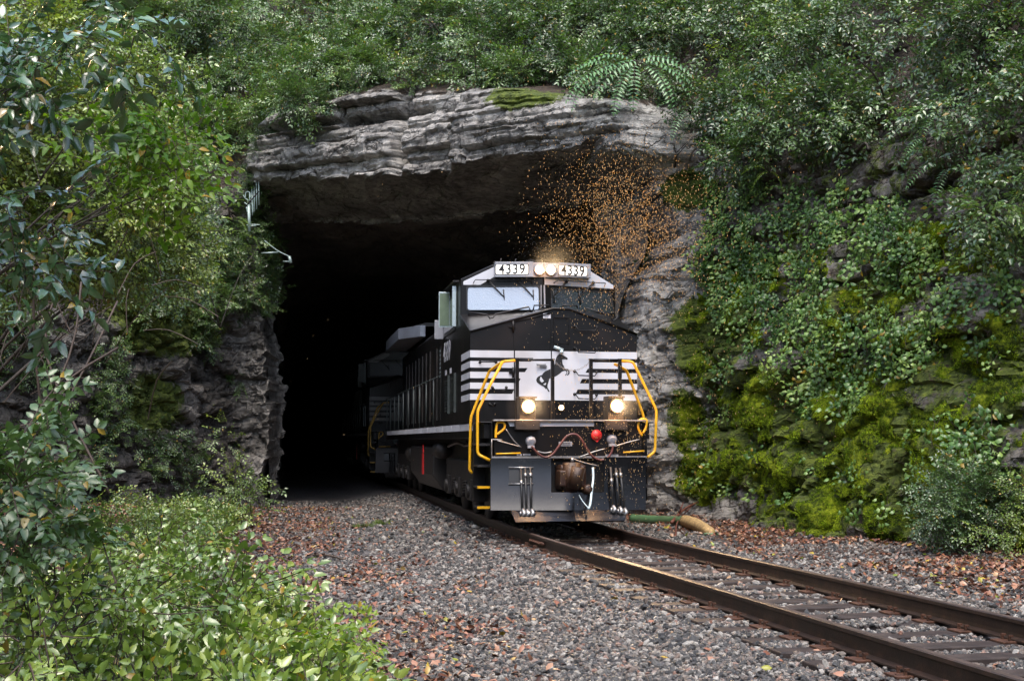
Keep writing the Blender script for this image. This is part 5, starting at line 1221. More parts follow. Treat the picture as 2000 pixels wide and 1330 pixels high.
for k in range(60):
    px, py = random.uniform(150, 1990), random.uniform(0, 330)
    if 450 < px < 1300 and py > 190: continue
    mm_ = bare_branch(px, py, random.uniform(-60, 60), random.uniform(-110, 30), random.uniform(.015, .035)); bmb.add(mm_.v, mm_.f, True)
o_br = bmb.build("bare_branches", M_BARK); tag(o_br, "dark bare branches and thin trunks among the foliage of the upper slope", "branches", kind='stuff')
# unseen parts of the hill, thin cover so that the place holds from the side
far = (T2 > RH - 0.2) & (T2 < RH + 10) & ~vis
ii, jj = sheet_spots(far, 2.2)
for i, j in zip(ii, jj): dark.clump(tuple(V[i, j] + np.array([0, 0, 0.6])), (1.3, 1.3, 1.0), 60, size=1.6, outward=(0, 0, .5))
# unseen wood added behind and beside the camera to hold back sky light
o = mixed.build("broadleaf_patches", C_BROAD); tag(o, "patches of larger leaved shrubs mixed through the upper slope", "shrubs", kind='stuff')
o = lush.build("lush_patches", C_YEL); tag(o, "scattered bright yellow green leafy patches on the upper slope", "shrubs", kind='stuff')
for k in range(120):
    a = R(random.uniform(100, 440)); q = random.uniform(17, 24); x, y = 2 + q * 1.15 * math.sin(a), -6 + q * math.cos(a)
    if y > 3 or (-19 < x < -11): continue
    dark.clump((x, y, random.uniform(1, 9)), (3.4, 3.4, 3.0), 260, size=4.2, outward=(0, 0, 0))
o = fine.build("hillside_foliage", C_FINE); tag(o, "light green feathery foliage spilling over the rock above the tunnel mouth", "foliage", kind='stuff')
o = dark.build("dark_hillside_foliage", C_DARK); tag(o, "dark bluish green foliage thick on the slope over the mossy cliff and behind the brow", "foliage", kind='stuff')

# ================================================================ RIGHT CLIFF: ivy and moss
ivy = Mass()
IVY = [(1480, 520, 170, 60, 1.0), (1600, 480, 150, 90, 1.0), (1560, 600, 140, 60, .9), (1760, 480, 160, 80, .9), (1880, 560, 120, 110, .9), (1780, 660, 130, 60, .8), (1900, 680, 90, 90, .8), (1640, 700, 60, 80, .6), (1390, 480, 50, 90, .7), (1360, 600, 40, 50, .5),
       (1600, 790, 60, 50, .5), (1480, 690, 70, 35, .35), (1930, 850, 70, 80, .6), (1700, 780, 60, 40, .4), (1560, 440, 200, 60, .9), (1830, 760, 60, 30, .4), (1450, 400, 80, 60, .9), (1690, 1000, 90, 30, .25), (1950, 1010, 60, 40, .6), (1420, 600, 40, 60, .5), (1860, 480, 160, 60, 1)]
dens = np.zeros(V.shape[:2])
for cx, cy, rx, ry, a in IVY: dens = np.maximum(dens, a * blob(VPX, VPY, cx, cy, rx, ry, 0.6))
dens = np.maximum(dens, 0.12); dens = dens * (S2 > S_J1 + 0.3) * (T2 < RH + 0.8) * (T2 > 0.8); dens = dens * sstep(-0.28, 0.22, fbm(V * 1.3, 3, 66) + 0.25 * (dens - 0.5)) * sstep(-0.35, 0.05, fbm(V * 4, 2, 67))
cellA = 0.05 * 0.05 * 1.15
pick = np.nonzero(RNG.random(dens.shape) < dens * 80 * cellA); n = len(pick[0]); Nn = NRM[pick]
sgn = np.sign((Nn * (np.array([0, 0, 3]) - V[pick])).sum(1, keepdims=True)); Nn = Nn * sgn
ivy.raw(V[pick] + Nn * RNG.uniform(0.03, 0.16, (n, 1)), euler_zy(np.array([0, 0, 1.0]) + RNG.normal(size=(n, 3)) * 0.4, Nn * 1.0 + np.array([0, 0, 0.55]) + RNG.normal(size=(n, 3)) * 0.3), RNG.uniform(0.75, 1.35, n))
o = ivy.build("ivy", C_IVY); tag(o, "small leaved ivy creeping over the cliff to the right of the locomotive", "ivy", kind='stuff')
# moss cushions: a swollen sheet over the rock where moss grows, then tufts
def moss_mat():
    t = NT("moss_cushion"); p = t.pos(); n = t.noise(14, 6, 0.75, p); b = t.noise(1.6, 4, 0.6, p); f = t.math('ADD', t.math('MULTIPLY', n, 0.6), t.math('MULTIPLY', b, 0.45))
    t.base(t.ramp(f, [(0.36, (0.010, 0.015, 0.003)), (0.46, (0.03, 0.048, 0.006)), (0.55, (0.15, 0.20, 0.010)), (0.67, (0.34, 0.39, 0.018))])); t.set(Roughness=0.9); t.b.inputs["Specular IOR Level"].default_value = 0.15
    t.bump(t.math('ADD', t.noise(45, 5, 0.8, p), n), 1.0, 0.05); return t.m
mshow = moss * (S2 > S_J1 - 0.5) * sstep(-0.04, 0.18, fbm(V * 1.3, 5, 71, 0.7) + 0.22 * (moss - 0.55) + 0.10 * blob(VPX, VPY, 1760, 900, 170, 130))
mshow = mshow * (VPY > 430)
mthick = mshow * (0.02 + 0.08 * np.clip(0.95 - worley(V / np.array([0.34, 0.34, 0.6]), 88)[0] * 1.25, 0, 1) + 0.035 * np.clip(0.8 - worley(V / 0.16, 89)[0], 0, 1)) - 0.02
N2 = NRM * np.sign((NRM * (np.array([0, 0, 3]) - V)).sum(-1, keepdims=True))
MV = V + N2 * mthick[..., None] + np.array([0, 0, -0.4]) * (mthick ** 1)[..., None] * 0.5
mm = (mshow > 0.12).ravel(); MF = F[mm[F].all(axis=1)]; used = np.unique(MF); rem = -np.ones(MV.size // 3, dtype=int); rem[used] = np.arange(len(used))
me = np_mesh("moss_cushions", MV.reshape(-1, 3)[used], rem[MF], [moss_mat()], True); o = bpy.data.objects.new("moss", me); link(o); tag(o, "bright yellow green moss cushions hanging down the foot of the right cliff", "moss", kind='stuff')
mr = RNG.random(mshow.shape); pick = np.nonzero((mshow > 0.15) & (mr < 0.40 * np.minimum(1, mshow + .3))); n = len(pick[0]); Nn = N2[pick]
e = euler_zy(np.cross(Nn, RNG.normal(size=(n, 3))), Nn + RNG.normal(size=(n, 3)) * 0.25 + np.array([0, 0, 0.15]))
o = scatter("moss_tufts", C_MOSS, MV[pick], e, RNG.uniform(0.6, 1.3, n)); tag(o, "fine fuzzy green moss fringe on the wet rock of the right cliff", "moss", kind='stuff')
print("moss tufts", n)

# ================================================================ TREES, SHRUBS AND SINGLE PLANTS
def trunk(mb, pts, r0, r1, n=8):
    P = smooth_pts(pts, 4); mb.tube(P, [r0 + (r1 - r0) * k / (len(P) - 1) for k in range(len(P))], n)
def limbs(base, targets, r, name_parent):
    """main stems from the base, each forking towards its targets"""
    m = MB(); base = Vector(base)
    for tg in targets:
        tg = Vector(tg); mid = base.lerp(tg, 0.5) + Vector((random.uniform(-.2, .2), random.uniform(-.2, .2), 0.25)) * (tg - base).length * 0.25; trunk(m, [base, mid, tg], r * 0.7, r * 0.2)
        for _ in range(3):
            q = base.lerp(tg, random.uniform(.45, .85)); q2 = q + Vector((random.uniform(-1, 1), random.uniform(-.6, .6), random.uniform(-.2, .9))) * (tg - base).length * 0.22; trunk(m, [mid.lerp(tg, .3), q, q2], r * .25, r * .1, 6)
    m.build("stems", M_BARK, name_parent)
def plant(name, label, cat, coll, blobs, base=None, r=0.03, dens=1.0, group=None, **kw):
    """blobs: (px, py, depth, half width px, half height px, sprays)"""
    c0 = base if base is not None else tuple(at_depth(blobs[0][0], blobs[0][1] + blobs[0][4], blobs[0][2])); e = empty(name, c0, 0, label, cat, group); e_inv = Vector(c0); M = Mass(); tg = []
    for px, py, Y, w, h, n in blobs:
        c = at_depth(px, py, Y); tg.append(c - e_inv); M.clump(tuple(c - e_inv), np.array([w, (w + h) / 2, h]) * Y / 2500.0, n * dens, **kw)
    M.build("crown", coll, e); limbs((0, 0, 0), tg, r, e); return e
def gpt(px, py, Y): p = at_depth(px, py, Y); return (p.x, p.y, float(ground_z(p.x, p.y)))
def gX(x, y): return (x, y, float(ground_z(x, y)) - 0.05)
random.seed(4)
plant("broadleaf_tree", "large green tree with small broad leaves filling the upper left, above the left rock wall", "tree", C_BROAD, [(120, 420, 17, 190, 130, 420), (300, 330, 18, 120, 90, 260), (60, 230, 16, 150, 120, 300), (250, 180, 19, 130, 90, 260), (320, 470, 20, 90, 90, 240), (200, 520, 19, 140, 60, 260), (20, 520, 17, 70, 60, 130), (340, 520, 24, 60, 60, 150), (90, 90, 17, 150, 80, 240)], tuple(at_depth(-150, 900, 18.5)), 0.05, 2.0, size=0.95, fill=0.3)
plant("young_tree", "young tree with large bright yellow green leaves reaching towards the left end of the brow", "tree", C_YEL, [(330, 280, 12, 60, 45, 22), (345, 330, 12, 40, 35, 10), (290, 250, 12, 60, 40, 14), (230, 330, 12, 60, 50, 12), (160, 240, 11.5, 50, 40, 8), (320, 370, 12, 35, 35, 6)], tuple(at_depth(-120, 620, 12.5)), 0.022, 1.4, size=0.8, roll=0.7)
plant("glossy_branch_tree", "near tree whose big glossy drooping grey green leaves hang in at the far upper left", "tree", C_BIG, [(50, 120, 6.2, 90, 32, 12), (150, 80, 6.2, 80, 26, 9), (250, 55, 6.2, 60, 22, 6), (20, 400, 6.5, 50, 40, 8), (80, 440, 6.6, 50, 40, 7), (30, 530, 6.6, 50, 30, 6), (20, 220, 6.4, 40, 40, 6)], tuple(at_depth(-260, 420, 6.6)), 0.010, 1.6, size=0.62, roll=0.4, down=0.5, fill=0.2)
plant("slender_tree", "tree with a dark forked trunk rising at the upper left between feathery leaves", "tree", C_FINE, [(300, 30, 26, 120, 60, 240), (420, 40, 27, 90, 50, 180), (200, 40, 25, 110, 70, 220)], tuple(at_depth(292, 250, 26)), 0.11, 1.0)
plant("round_shrub", "rounded dense bluish green shrub at the foot of the mossy cliff near the lower right", "shrub", C_DARK, [(1885, 985, 18.9, 95, 78, 520), (1850, 1010, 18.6, 60, 50, 150), (1930, 960, 18.9, 55, 55, 150)], tuple(on_level(1885, 1060, -0.2)), 0.02, 1.0, size=0.52, down=0.1, fill=0.3)
plant("creeping_shrub", "low light green leafy shrub beside the round shrub at the right edge", "shrub", C_BROAD, [(1950, 1040, 17.6, 60, 24, 60), (1990, 980, 18, 30, 60, 60)], tuple(on_level(1960, 1075, -0.2)), 0.012, 1.0, size=0.55)
plant("jamb_sapling", "slim leafy sapling growing at the foot of the tunnel's left pillar", "sapling", C_BROAD, [(440, 860, 27, 18, 50, 22), (490, 970, 26, 40, 26, 50), (440, 940, 26, 24, 40, 30)], gX(-5.3, 26.5), 0.02, 1.0, size=0.8)
plant("climbing_plant", "dark green climber covering the rock left of the tunnel's left pillar", "climber", C_FINE, [(385, 470, 31, 34, 70, 170), (360, 560, 30, 50, 44, 150), (360, 420, 29, 50, 70, 170), (508, 478, 33, 8, 10, 5)], tuple(at_depth(430, 640, 31)), 0.02, 1.0, size=0.8)
# fern like fronds standing over the brow and down its right end
def frond_plant(name, label, cat, coll, heads, group=None):
    heads = [(px, py, surf_y(heads[0][0], heads[0][1] + 50, 30) - 0.35, an, L) for px, py, Y, an, L in heads]
    px, py, Y = heads[0][:3]; base = at_depth(px, py, Y); e = empty(name, tuple(base), 0, label, cat, group); M = Mass(); P = []; Z = []; S = []
    for px, py, Y, ang, L in heads:
        P.append(at_depth(px, py, Y) - base); a = R(ang); Z.append((math.cos(a), -0.35, math.sin(a))); S.append(L)
    Z = np.array(Z); n = len(P); M.raw(np.array([tuple(p) for p in P]), euler_zy(Z + RNG.normal(size=(n, 3)) * 0.08, np.array([0, -0.55, 1.0]) + RNG.normal(size=(n, 3)) * 0.12), np.array(S)); M.build("fronds", coll, e); m = MB()
    for p in P: m.tube([(0, 0.2, -0.25), tuple(p * 0.5 + Vector((0, .1, -.05))), tuple(p)], 0.012, 5)
    m.build("stems", M_TWIG, e); return e
Yb = 30.2
frond_plant("frond_plant", "plant with long arching compound fronds standing on the right half of the brow", "fern", C_FROND, [(1240, 125, Yb, 178, 1.9), (1245, 120, Yb, 205, 1.8), (1240, 122, Yb, 160, 1.7), (1235, 130, Yb, 235, 1.5), (1250, 118, Yb, 0, 1.7), (1255, 120, Yb, -25, 1.8), (1240, 125, Yb, 262, 1.4), (1262, 128, Yb, -50, 1.5), (1215, 130, Yb, 190, 1.7), (1180, 140, Yb, 195, 1.6), (1160, 150, Yb, 215, 1.3), (1225, 150, Yb, 225, 1.3), (1280, 140, Yb, -38, 1.4), (1200, 128, Yb, 172, 1.4), (1290, 135, Yb, -12, 1.2)])
frond_plant("frond_plant", "smaller bright frond plant hanging from the right end of the brow", "fern", C_FROND, [(1350, 200, 28, 20, 1.1), (1345, 205, 28, 160, 1.0), (1355, 210, 28, -40, 1.2), (1340, 215, 28, 230, 1.0), (1360, 235, 28, -60, 1.0), (1385, 240, 27.5, -35, 1.1), (1395, 185, 27.5, 15, .9)])
frond_plant("frond_plant", "frond plant with yellowish leaflets in the dark hollow of the right slope", "fern", C_FROND, [(1830, 215, 21.5, 170, .9), (1840, 210, 21.5, 10, .9), (1830, 225, 21.5, 220, .8), (1860, 250, 21.5, -70, .9), (1830, 320, 21.5, 190, .9), (1850, 310, 21.5, 150, .9), (1870, 315, 21.5, 20, .9), (1880, 330, 21.5, -20, .9), (1850, 330, 21.5, 230, .9), (1870, 345, 21.5, -60, .8), (1800, 270, 21.5, 200, .8)])
frond_plant("frond_plant", "dim green frond plant on the slope right of the brow", "fern", C_FRONDF, [(1490, 195, 26, 30, 1.2), (1480, 190, 26, 150, 1.1), (1485, 205, 26, -40, 1.1), (1495, 330, 26, 160, 1.1), (1500, 335, 26, 200, 1.1), (1505, 335, 26, -30, 1.0)])
frond_plant("wall_fern", "small yellow green fern beside the antenna on the left pillar", "fern", C_FRONDF, [(445, 405, 33.5, 30, .9), (450, 400, 33.5, 50, .9), (460, 425, 33.5, 10, 1.0), (465, 430, 33.5, -20, .9), (455, 430, 33.5, 150, .9)])

# ---- bushes of the near left bank: (px, py, depth, half width, half height, sprays)
plant("pale_shrub", "shrub with pale opposite leaves leaning in at the left edge, level with the ballast", "shrub", C_PALE, [(20, 860, 8.0, 60, 60, 30), (30, 980, 7.6, 90, 70, 50), (100, 980, 8.2, 60, 50, 30), (20, 1080, 7.4, 60, 60, 24), (180, 1070, 8.6, 60, 30, 20)], gX(-2.75, 7.9), 0.012, 0.62, size=1.0)
plant("leafy_shrub", "green leafy shrub low in the middle of the near left bank", "shrub", C_BROAD, [(400, 1150, 10.5, 90, 50, 60), (300, 1090, 11.5, 80, 50, 50), (480, 1170, 10, 60, 45, 36), (430, 1220, 9.2, 90, 50, 50)], gX(-2.6, 10.6), 0.010, 0.62, size=1.05)
plant("leafy_shrub", "green leafy shrub in the lower left corner of the bank", "shrub", C_BROAD, [(120, 1180, 7.4, 130, 60, 44), (60, 1270, 6.9, 120, 60, 40), (260, 1180, 7.8, 90, 50, 36)], gX(-2.3, 7.4), 0.010, 0.6, size=0.95)
plant("leafy_shrub", "small lobed bright shrub at the edge of the gravel near the bottom", "shrub", C_YEL, [(640, 1260, 7.9, 70, 40, 12), (715, 1270, 7.7, 40, 26, 5), (560, 1270, 7.7, 60, 40, 9)], gX(-1.1, 7.8), 0.008, 1.0, size=0.42, roll=.4)
under = Mass(); 
for k in range(720):       # bank cover following the edge of the gravel
    Y = random.uniform(6.6, 30) if random.random() < .6 else random.uniform(6.6, 12); cxr_ = float(track_x(Y)); edge = {6: -4.9, 10: -4.75, 14: -5.2, 21: -5.5, 26: -5.4, 36: -5.4}
    ed = float(np.interp(Y, sorted(edge), [edge[q] for q in sorted(edge)])); x = cxr_ + ed - abs(random.gauss(0, 1.3)) - 0.1
    px, py = project(np.array([x, Y, 0.0]))
    if px < -900: continue
    s = random.uniform(.5, 1.0) * (1 if Y < 13 else (.6 if Y < 17 else .35)); under.clump((x, Y, float(ground_z(x, Y)) + 0.12 * s), (0.32 * s, 0.32 * s, 0.22 * s), 8, size=0.95 if Y < 14 else 0.8, outward=(0, -.2, .9), fill=0.2)
o = under.build("undergrowth", C_BROAD); tag(o, "mixed leafy undergrowth covering the left bank down to the gravel", "undergrowth", kind='stuff')
g2 = Mass()
for k in range(150):
    Y = random.uniform(6.6, 14); x = float(track_x(Y)) - 4.9 - abs(random.gauss(0, 1.5)); g2.clump((x, Y, float(ground_z(x, Y))), (.25, .25, .03), 2, outward=(0, 0, 1), size=0.9, down=-0.2)
for (px, py) in ((715, 1022), (740, 1020), (700, 1024), (760, 1022), (690, 1180), (1560, 1000), (1335, 1010), (1400, 1008), (2000, 1100), (1720, 1050)):
    p = on_level(px, py, -0.35); g2.clump((p.x, p.y, float(ground_z(p.x, p.y))), (.3, .2, .03), 5, outward=(0, 0, 1), size=0.45, down=-.2)
P_ = np.concatenate(g2.P); n = len(P_); E_ = np.stack([np.full(n, PI / 2) + RNG.normal(size=n) * .2, RNG.normal(size=n) * .2, RNG.uniform(0, 6.28, n)], 1); E_[:, 0] = PI / 2 + RNG.normal(size=n) * .15
o = scatter("grass", C_GRASS, P_, E_, np.concatenate(g2.S)); tag(o, "thin grass blades in the left bank and along the foot of the cliffs", "grass", kind='stuff')
# small weeds on the left rock wall
w = Mass(); left_face = (S2 < S_J0 + 1.0) & (S2 > S_J0 - 13) & (T2 < RH) & (T2 > 0.5) & vis; fl = fbm(V * 0.9, 3, 44)
ii, jj = sheet_spots(left_face & (fl > 0.12) & ((VPY < 600) | (fl > 0.36)), 0.5)
for i, j in zip(ii, jj): w.clump(tuple(V[i, j]), (.3, .3, .28), 12 if VPY[i, j] < 600 else 7, size=0.7, down=0.4, outward=(0.5, -0.8, 0.2))
ii, jj = sheet_spots(left_face & (VPX > 380) & (VPX < 440) & (VPY > 380) & (VPY < 700) & (fl > .15), 0.6)
for i, j in zip(ii, jj): w.clump(tuple(V[i, j]), (.3, .3, .3), 10, size=0.6, down=0.4, outward=(0.5, -0.8, 0.2))
o = w.build("wall_weeds", C_FINE); tag(o, "small green weeds rooted in the cracks of the left rock wall", "weeds", kind='stuff')
# ================================================================ BALLAST STONES, FALLEN LEAVES, STICKS
def stone(seed):
    import bmesh
    bm = bmesh.new(); bmesh.ops.create_icosphere(bm, subdivisions=1, radius=1.0); r = random.Random(seed)
    pl = [(Vector((r.gauss(0, 1), r.gauss(0, 1), r.gauss(0, 1))).normalized(), r.uniform(0.45, 0.8)) for _ in range(7)]
    for v in bm.verts:
        for n, d in pl:
            k = v.co.dot(n)
            if k > d: v.co -= n * (k - d)
        v.co = Vector((v.co.x * 1.15, v.co.y * 0.85, v.co.z * 0.62))
    me = bpy.data.meshes.new("stone"); bm.to_mesh(me); bm.free(); me.materials.append(M_STONE); return me
def stone_mat():
    t = NT("ballast_stone"); r = t.rand(); v = t.obj(); n = t.noise(1.6, 4, 0.65, v)
    c = t.ramp(r, [(0.0, (0.03, 0.029, 0.029)), (0.25, (0.080, 0.079, 0.076)), (0.5, (0.155, 0.148, 0.135)), (0.66, (0.21, 0.158, 0.125)), (0.8, (0.31, 0.285, 0.25)), (0.94, (0.48, 0.45, 0.40)), (1.0, (0.28, 0.12, 0.07))])
    t.base(t.mix(0.6, c, t.mix(1.0, c, t.ramp(n, [(0.3, (0.3, 0.3, 0.3)), (0.7, (1.25, 1.25, 1.25))]), 'MULTIPLY'))); t.set(Roughness=0.42); t.b.inputs["Specular IOR Level"].default_value = 0.6
    t.bump(t.noise(6, 4, 0.7, v), 0.5, 0.1); return t.m
M_STONE = stone_mat()
C_STONE = source_collection("stones", [stone(k) for k in range(7)])
def ground_points(n, x0, x1, y0, y1, dens):
    X = RNG.uniform(x0, x1, n); Y = RNG.uniform(y0, y1, n); k = RNG.random(n) < dens(X, Y); return X[k], Y[k]
def rot_rand(n, tilt=1.0): return np.stack([RNG.normal(size=n) * tilt, RNG.normal(size=n) * tilt, RNG.uniform(0, 6.28, n)], 1)
def in_view(X, Y, pad=500):
    px, py = project(np.stack([X, Y, 0 * X], -1)); return (px > -pad) & (px < 2000 + pad) & (py < 1500)
def sdens(X, Y):
    c = track_off(X, Y); m = 1 - 0.55 * litter_mask(X, Y); m = m * sstep(-6.0, -4.6, c) * sstep(6.5, 4.5, c); ontie = (np.abs(c) < 1.25)
    return m * in_view(X, Y)
Xs, Ys, Ss = [], [], []
for n, y0, y1, s in ((175000, 6.2, 13, 0.023), (110000, 13, 21, 0.027), (42000, 21, 40, 0.036)):
    X, Y = ground_points(n, -10, 12, y0, y1, sdens); Xs.append(X); Ys.append(Y); Ss.append(s * RNG.lognormal(0, 0.28, len(X)))
X = np.concatenate(Xs); Y = np.concatenate(Ys); S = np.concatenate(Ss); c = track_off(X, Y)
# leave the rail strips free, and keep the tie tops mostly bare
keep = (np.abs(np.abs(c) - GAUGE / 2) > 0.10)
TY = np.array(TIES); slope = (NEAR_D.x / NEAR_D.y); yt = Y + (X - track_x(Y)) * slope; dt = np.abs(yt[:, None] - TY[None, :]).min(1) if len(TY) else np.full(len(Y), 9)
ontie = (dt < 0.13) & (np.abs(c) < 1.3) & (Y < 24); cover = fbm(np.stack([X * 1.3, Y * 1.3, 0 * X], -1), 2, 35)
keep &= ~(ontie & (cover < 0.32)); keep &= ~(ontie & (np.abs(np.abs(c) - GAUGE / 2) < 0.26))
X, Y, S, c, ontie = X[keep], Y[keep], S[keep], c[keep], ontie[keep]
Z = ground_z(X, Y) + S * RNG.uniform(-0.1, 0.6, len(X)) + 0.028 * (np.abs(c) < 1.3)
Z = np.where(ontie, np.maximum(Z, -0.185), Z)
print("stones", len(X))
o = scatter("ballast_gravel", C_STONE, np.stack([X, Y, Z], 1), rot_rand(len(X), 0.5), S); tag(o, "loose grey and pinkish crushed stone ballast around the rails", "gravel", kind='stuff')
def dead_mat():
    t = NT("dead_leaf"); r = t.rand(); lv = t.attr("lv").outputs["Fac"]; f = t.math('FRACT', t.math('ADD', r, t.math('MULTIPLY', lv, 0.3)))
    t.base(t.ramp(f, [(0.0, (0.04, 0.018, 0.01)), (0.3, (0.11, 0.04, 0.02)), (0.55, (0.22, 0.085, 0.045)), (0.78, (0.33, 0.16, 0.095)), (0.93, (0.36, 0.22, 0.13)), (0.965, (0.42, 0.28, 0.02)), (1.0, (0.16, 0.22, 0.02))])); t.set(Roughness=0.4); return t.m
M_DEAD = dead_mat(); ml = []
for k in range(5):
    g = Sprig(); g.leaf((0, -0.5, 0), (0, 1, 0.05), (0, 0, 1), 1.0, random.uniform(0.45, 0.75), 1, random.uniform(-.35, .35), random.uniform(-.3, .35)); ml.append(g.mesh("dead_leaf", M_DEAD))
C_DEAD = source_collection("dead_leaves", ml)
def ldens(X, Y):
    c = track_off(X, Y); l = litter_mask(X, Y); n = fbm(np.stack([X, Y, 0 * X], -1) * 1.1, 3, 47)
    return np.clip(l * sstep(-0.25, 0.25, n + 0.15) + 0.035, 0, 1) * in_view(X, Y) * (Y < 40)
Xs, Ys = ground_points(140000, -11, 12, 6.2, 36, ldens); k = RNG.random(len(Xs)) < np.clip(1.5 - Ys / 40, .4, 1); Xs, Ys = Xs[k], Ys[k]; c = track_off(Xs, Ys); k = np.abs(np.abs(c) - GAUGE / 2) > 0.06; Xs, Ys = Xs[k], Ys[k]; n = len(Xs); print("dead leaves", n)
o = scatter("fallen_leaves", C_DEAD, np.stack([Xs, Ys, ground_z(Xs, Ys) + RNG.uniform(0.02, 0.065, n)], 1), rot_rand(n, 0.4), RNG.uniform(0.045, 0.095, n)); tag(o, "brown and reddish fallen leaves scattered over the gravel and banks", "fallen leaves", kind='stuff')
# leaf drift tucked on the ledges of the right cliff foot
def stick(pts, r, label, mat=M_TWIG, name="fallen_stick", forks=()):
    m = MB(); P = smooth_pts(pts, 5); m.tube(P, [r * (1 - 0.5 * k / (len(P) - 1)) for k in range(len(P))], 6)
    for a, b in forks: m.tube([P[int(a * (len(P) - 1))], Vector(P[int(a * (len(P) - 1))]) + Vector(b)], [r * .6, r * .25], 5)
    o = m.build(name, mat); tag(o, label, "stick", "fallen sticks"); return o
def gp(px, py, z=-0.28, up=0.03): p = on_level(px, py, z); return Vector((p.x, p.y, float(ground_z(p.x, p.y)) + up))
M_REDSTICK = mat_plain("red_brown_wood", (0.14, 0.045, 0.028), 0.6, 0, 0.4, 14, 0.3)
pb = on_level(1330, 1030, -0.25)
stick([gp(1312, 1028, up=.10), gp(1340, 1018, up=.24), gp(1390, 1005, up=.38)], 0.035, "thick red brown stick lying across the green pipe", M_REDSTICK, forks=[(.3, (.1, 0, .25))])
stick([gp(1330, 1022, up=.12), gp(1350, 1012, up=.22), gp(1372, 1000, up=.36)], 0.018, "thin red brown stick lying over the green pipe", M_REDSTICK)
stick([gp(1320, 1040, up=.02), gp(1322, 1030, up=.1), gp(1335, 1022, up=.16)], 0.02, "short upright broken stick under the green pipe", M_REDSTICK)
stick([gp(1790, 1065), gp(1850, 1085, up=.08), gp(1920, 1110), gp(1935, 1140)], 0.018, "long crooked stick in the leaves right of the far rail", forks=[(.5, (.2, .1, .15)), (.7, (-.1, .2, .1))])
stick([gp(1800, 1128), gp(1870, 1135, up=.05), gp(1940, 1170)], 0.010, "pale thin stick lying across the leaf drift at the right edge", forks=[(.4, (.1, .2, .1))])
stick([gp(1690, 1085), gp(1740, 1068, up=.08), gp(1790, 1050, up=.16)], 0.014, "brown stick leaning against the foot of the mossy cliff")
stick([gp(1700, 1110), gp(1800, 1098, up=.04), gp(1880, 1092)], 0.012, "dark straight stick among red leaves below the round shrub")
stick([gp(600, 1084, -.42), gp(640, 1086, -.42, .05), gp(672, 1090, -.42)], 0.022, "black stick lying on the gravel at the edge of the left bank")
stick([gp(845, 1255, -.42), gp(850, 1225, -.42, .06), gp(868, 1205, -.42)], 0.010, "small curved twig standing in the middle of the gravel")
stick([gp(1520, 1222, -.22, .06), gp(1600, 1230, -.22, .06), gp(1690, 1234, -.22, .06)], 0.008, "pale straight twig lying on the ties between the rails", mat_plain("pale_twig", (0.3, 0.25, 0.2), .6))
stick([gp(230, 1100, -.2, .35), gp(330, 1150, -.2, .3), gp(440, 1260, -.2, .15), gp(500, 1330, -.3, .02)], 0.012, "long arching bare stem in the near left bank", forks=[(.4, (.2, .1, .25)), (.6, (-.15, 0, .2))])
stick([gp(330, 1245, -.3, .12), gp(420, 1275, -.3, .14), gp(520, 1268, -.3, .1)], 0.009, "pinkish bare stem lying over the leaves of the near left bank", M_REDSTICK)
# bare twigs in the left thicket
m = MB(); rr2 = random.Random(9)
for k in range(20):
    px, py, Y = rr2.uniform(-30, 330), rr2.uniform(520, 860), rr2.uniform(10, 16); a = at_depth(px, py, Y); L = rr2.uniform(.5, 1.3); d = Vector((rr2.uniform(-.5, .9), rr2.uniform(-.4, .4), rr2.uniform(-.2, 1))).normalized()
    m.tube(smooth_pts([a, a + d * L * .5 + Vector((0, 0, .06)), a + d * L + Vector((.05, 0, -.04))], 3), 0.005, 4, caps=False)
base = at_depth(60, 900, 12)
for k in range(5): q = at_depth(rr2.uniform(0, 300), rr2.uniform(520, 700), rr2.uniform(11, 14)); m.tube(smooth_pts([base + Vector((rr2.uniform(-.3, .8), 0, -.3)), base.lerp(q, .5) + Vector((rr2.uniform(-.2, .2), 0, .1)), q], 4), 0.012, 5)
o = m.build("bare_thicket", M_TWIG); tag(o, "tangle of bare brown twigs in front of the left rock wall", "thicket", kind='stuff')
# ================================================================ GREEN PIPE BY THE TRACK
M_PIPE = mat_plain("green_plastic_pipe", (0.085, 0.17, 0.075), 0.45, 0, 0.3, 6, 0.3, dirt=(0.12, 0.09, 0.06), dirt_amt=0.45)
M_FRAY = mat_plain("frayed_tan_wrap", (0.42, 0.28, 0.12), 0.7, 0, 0.5, 18, 0.8, dirt=(0.1, 0.06, 0.03), dirt_amt=0.5)
a, b, c_, d_ = gp(1236, 1008, -.2, .08), gp(1290, 1014, -.22, .08), gp(1338, 1024, -.24, .10), gp(1388, 1040, -.26, .06)
ep_ = empty("green_pipe", tuple(b), 0, "broken green pipe with a frayed tan end lying between the far rail and the cliff", "pipe")
m = MB(); P = smooth_pts([a - b, Vector((0, 0, 0)), (c_ - b)], 8); m.tube(P, [0.10 + 0.008 * (k % 3 == 0) for k in range(len(P))], 14); m.build("pipe_body", M_PIPE, ep_)
m = MB(); P = smooth_pts([c_ - b, (c_ - b).lerp(d_ - b, .5) + Vector((0, 0, .03)), d_ - b], 5); m.tube(P, [0.12, .125, .13, .12, .125, .12, .11, .115, .10, .10, .09][:len(P)], 12); m.build("frayed_end", M_FRAY, ep_)
m = MB(); q = d_ - b; m.box((q.x - .13, q.y - .1, q.z - .05), (q.x + .13, q.y + .02, q.z + .0)); m.build("green_rim", M_PIPE, ep_, 0.02)
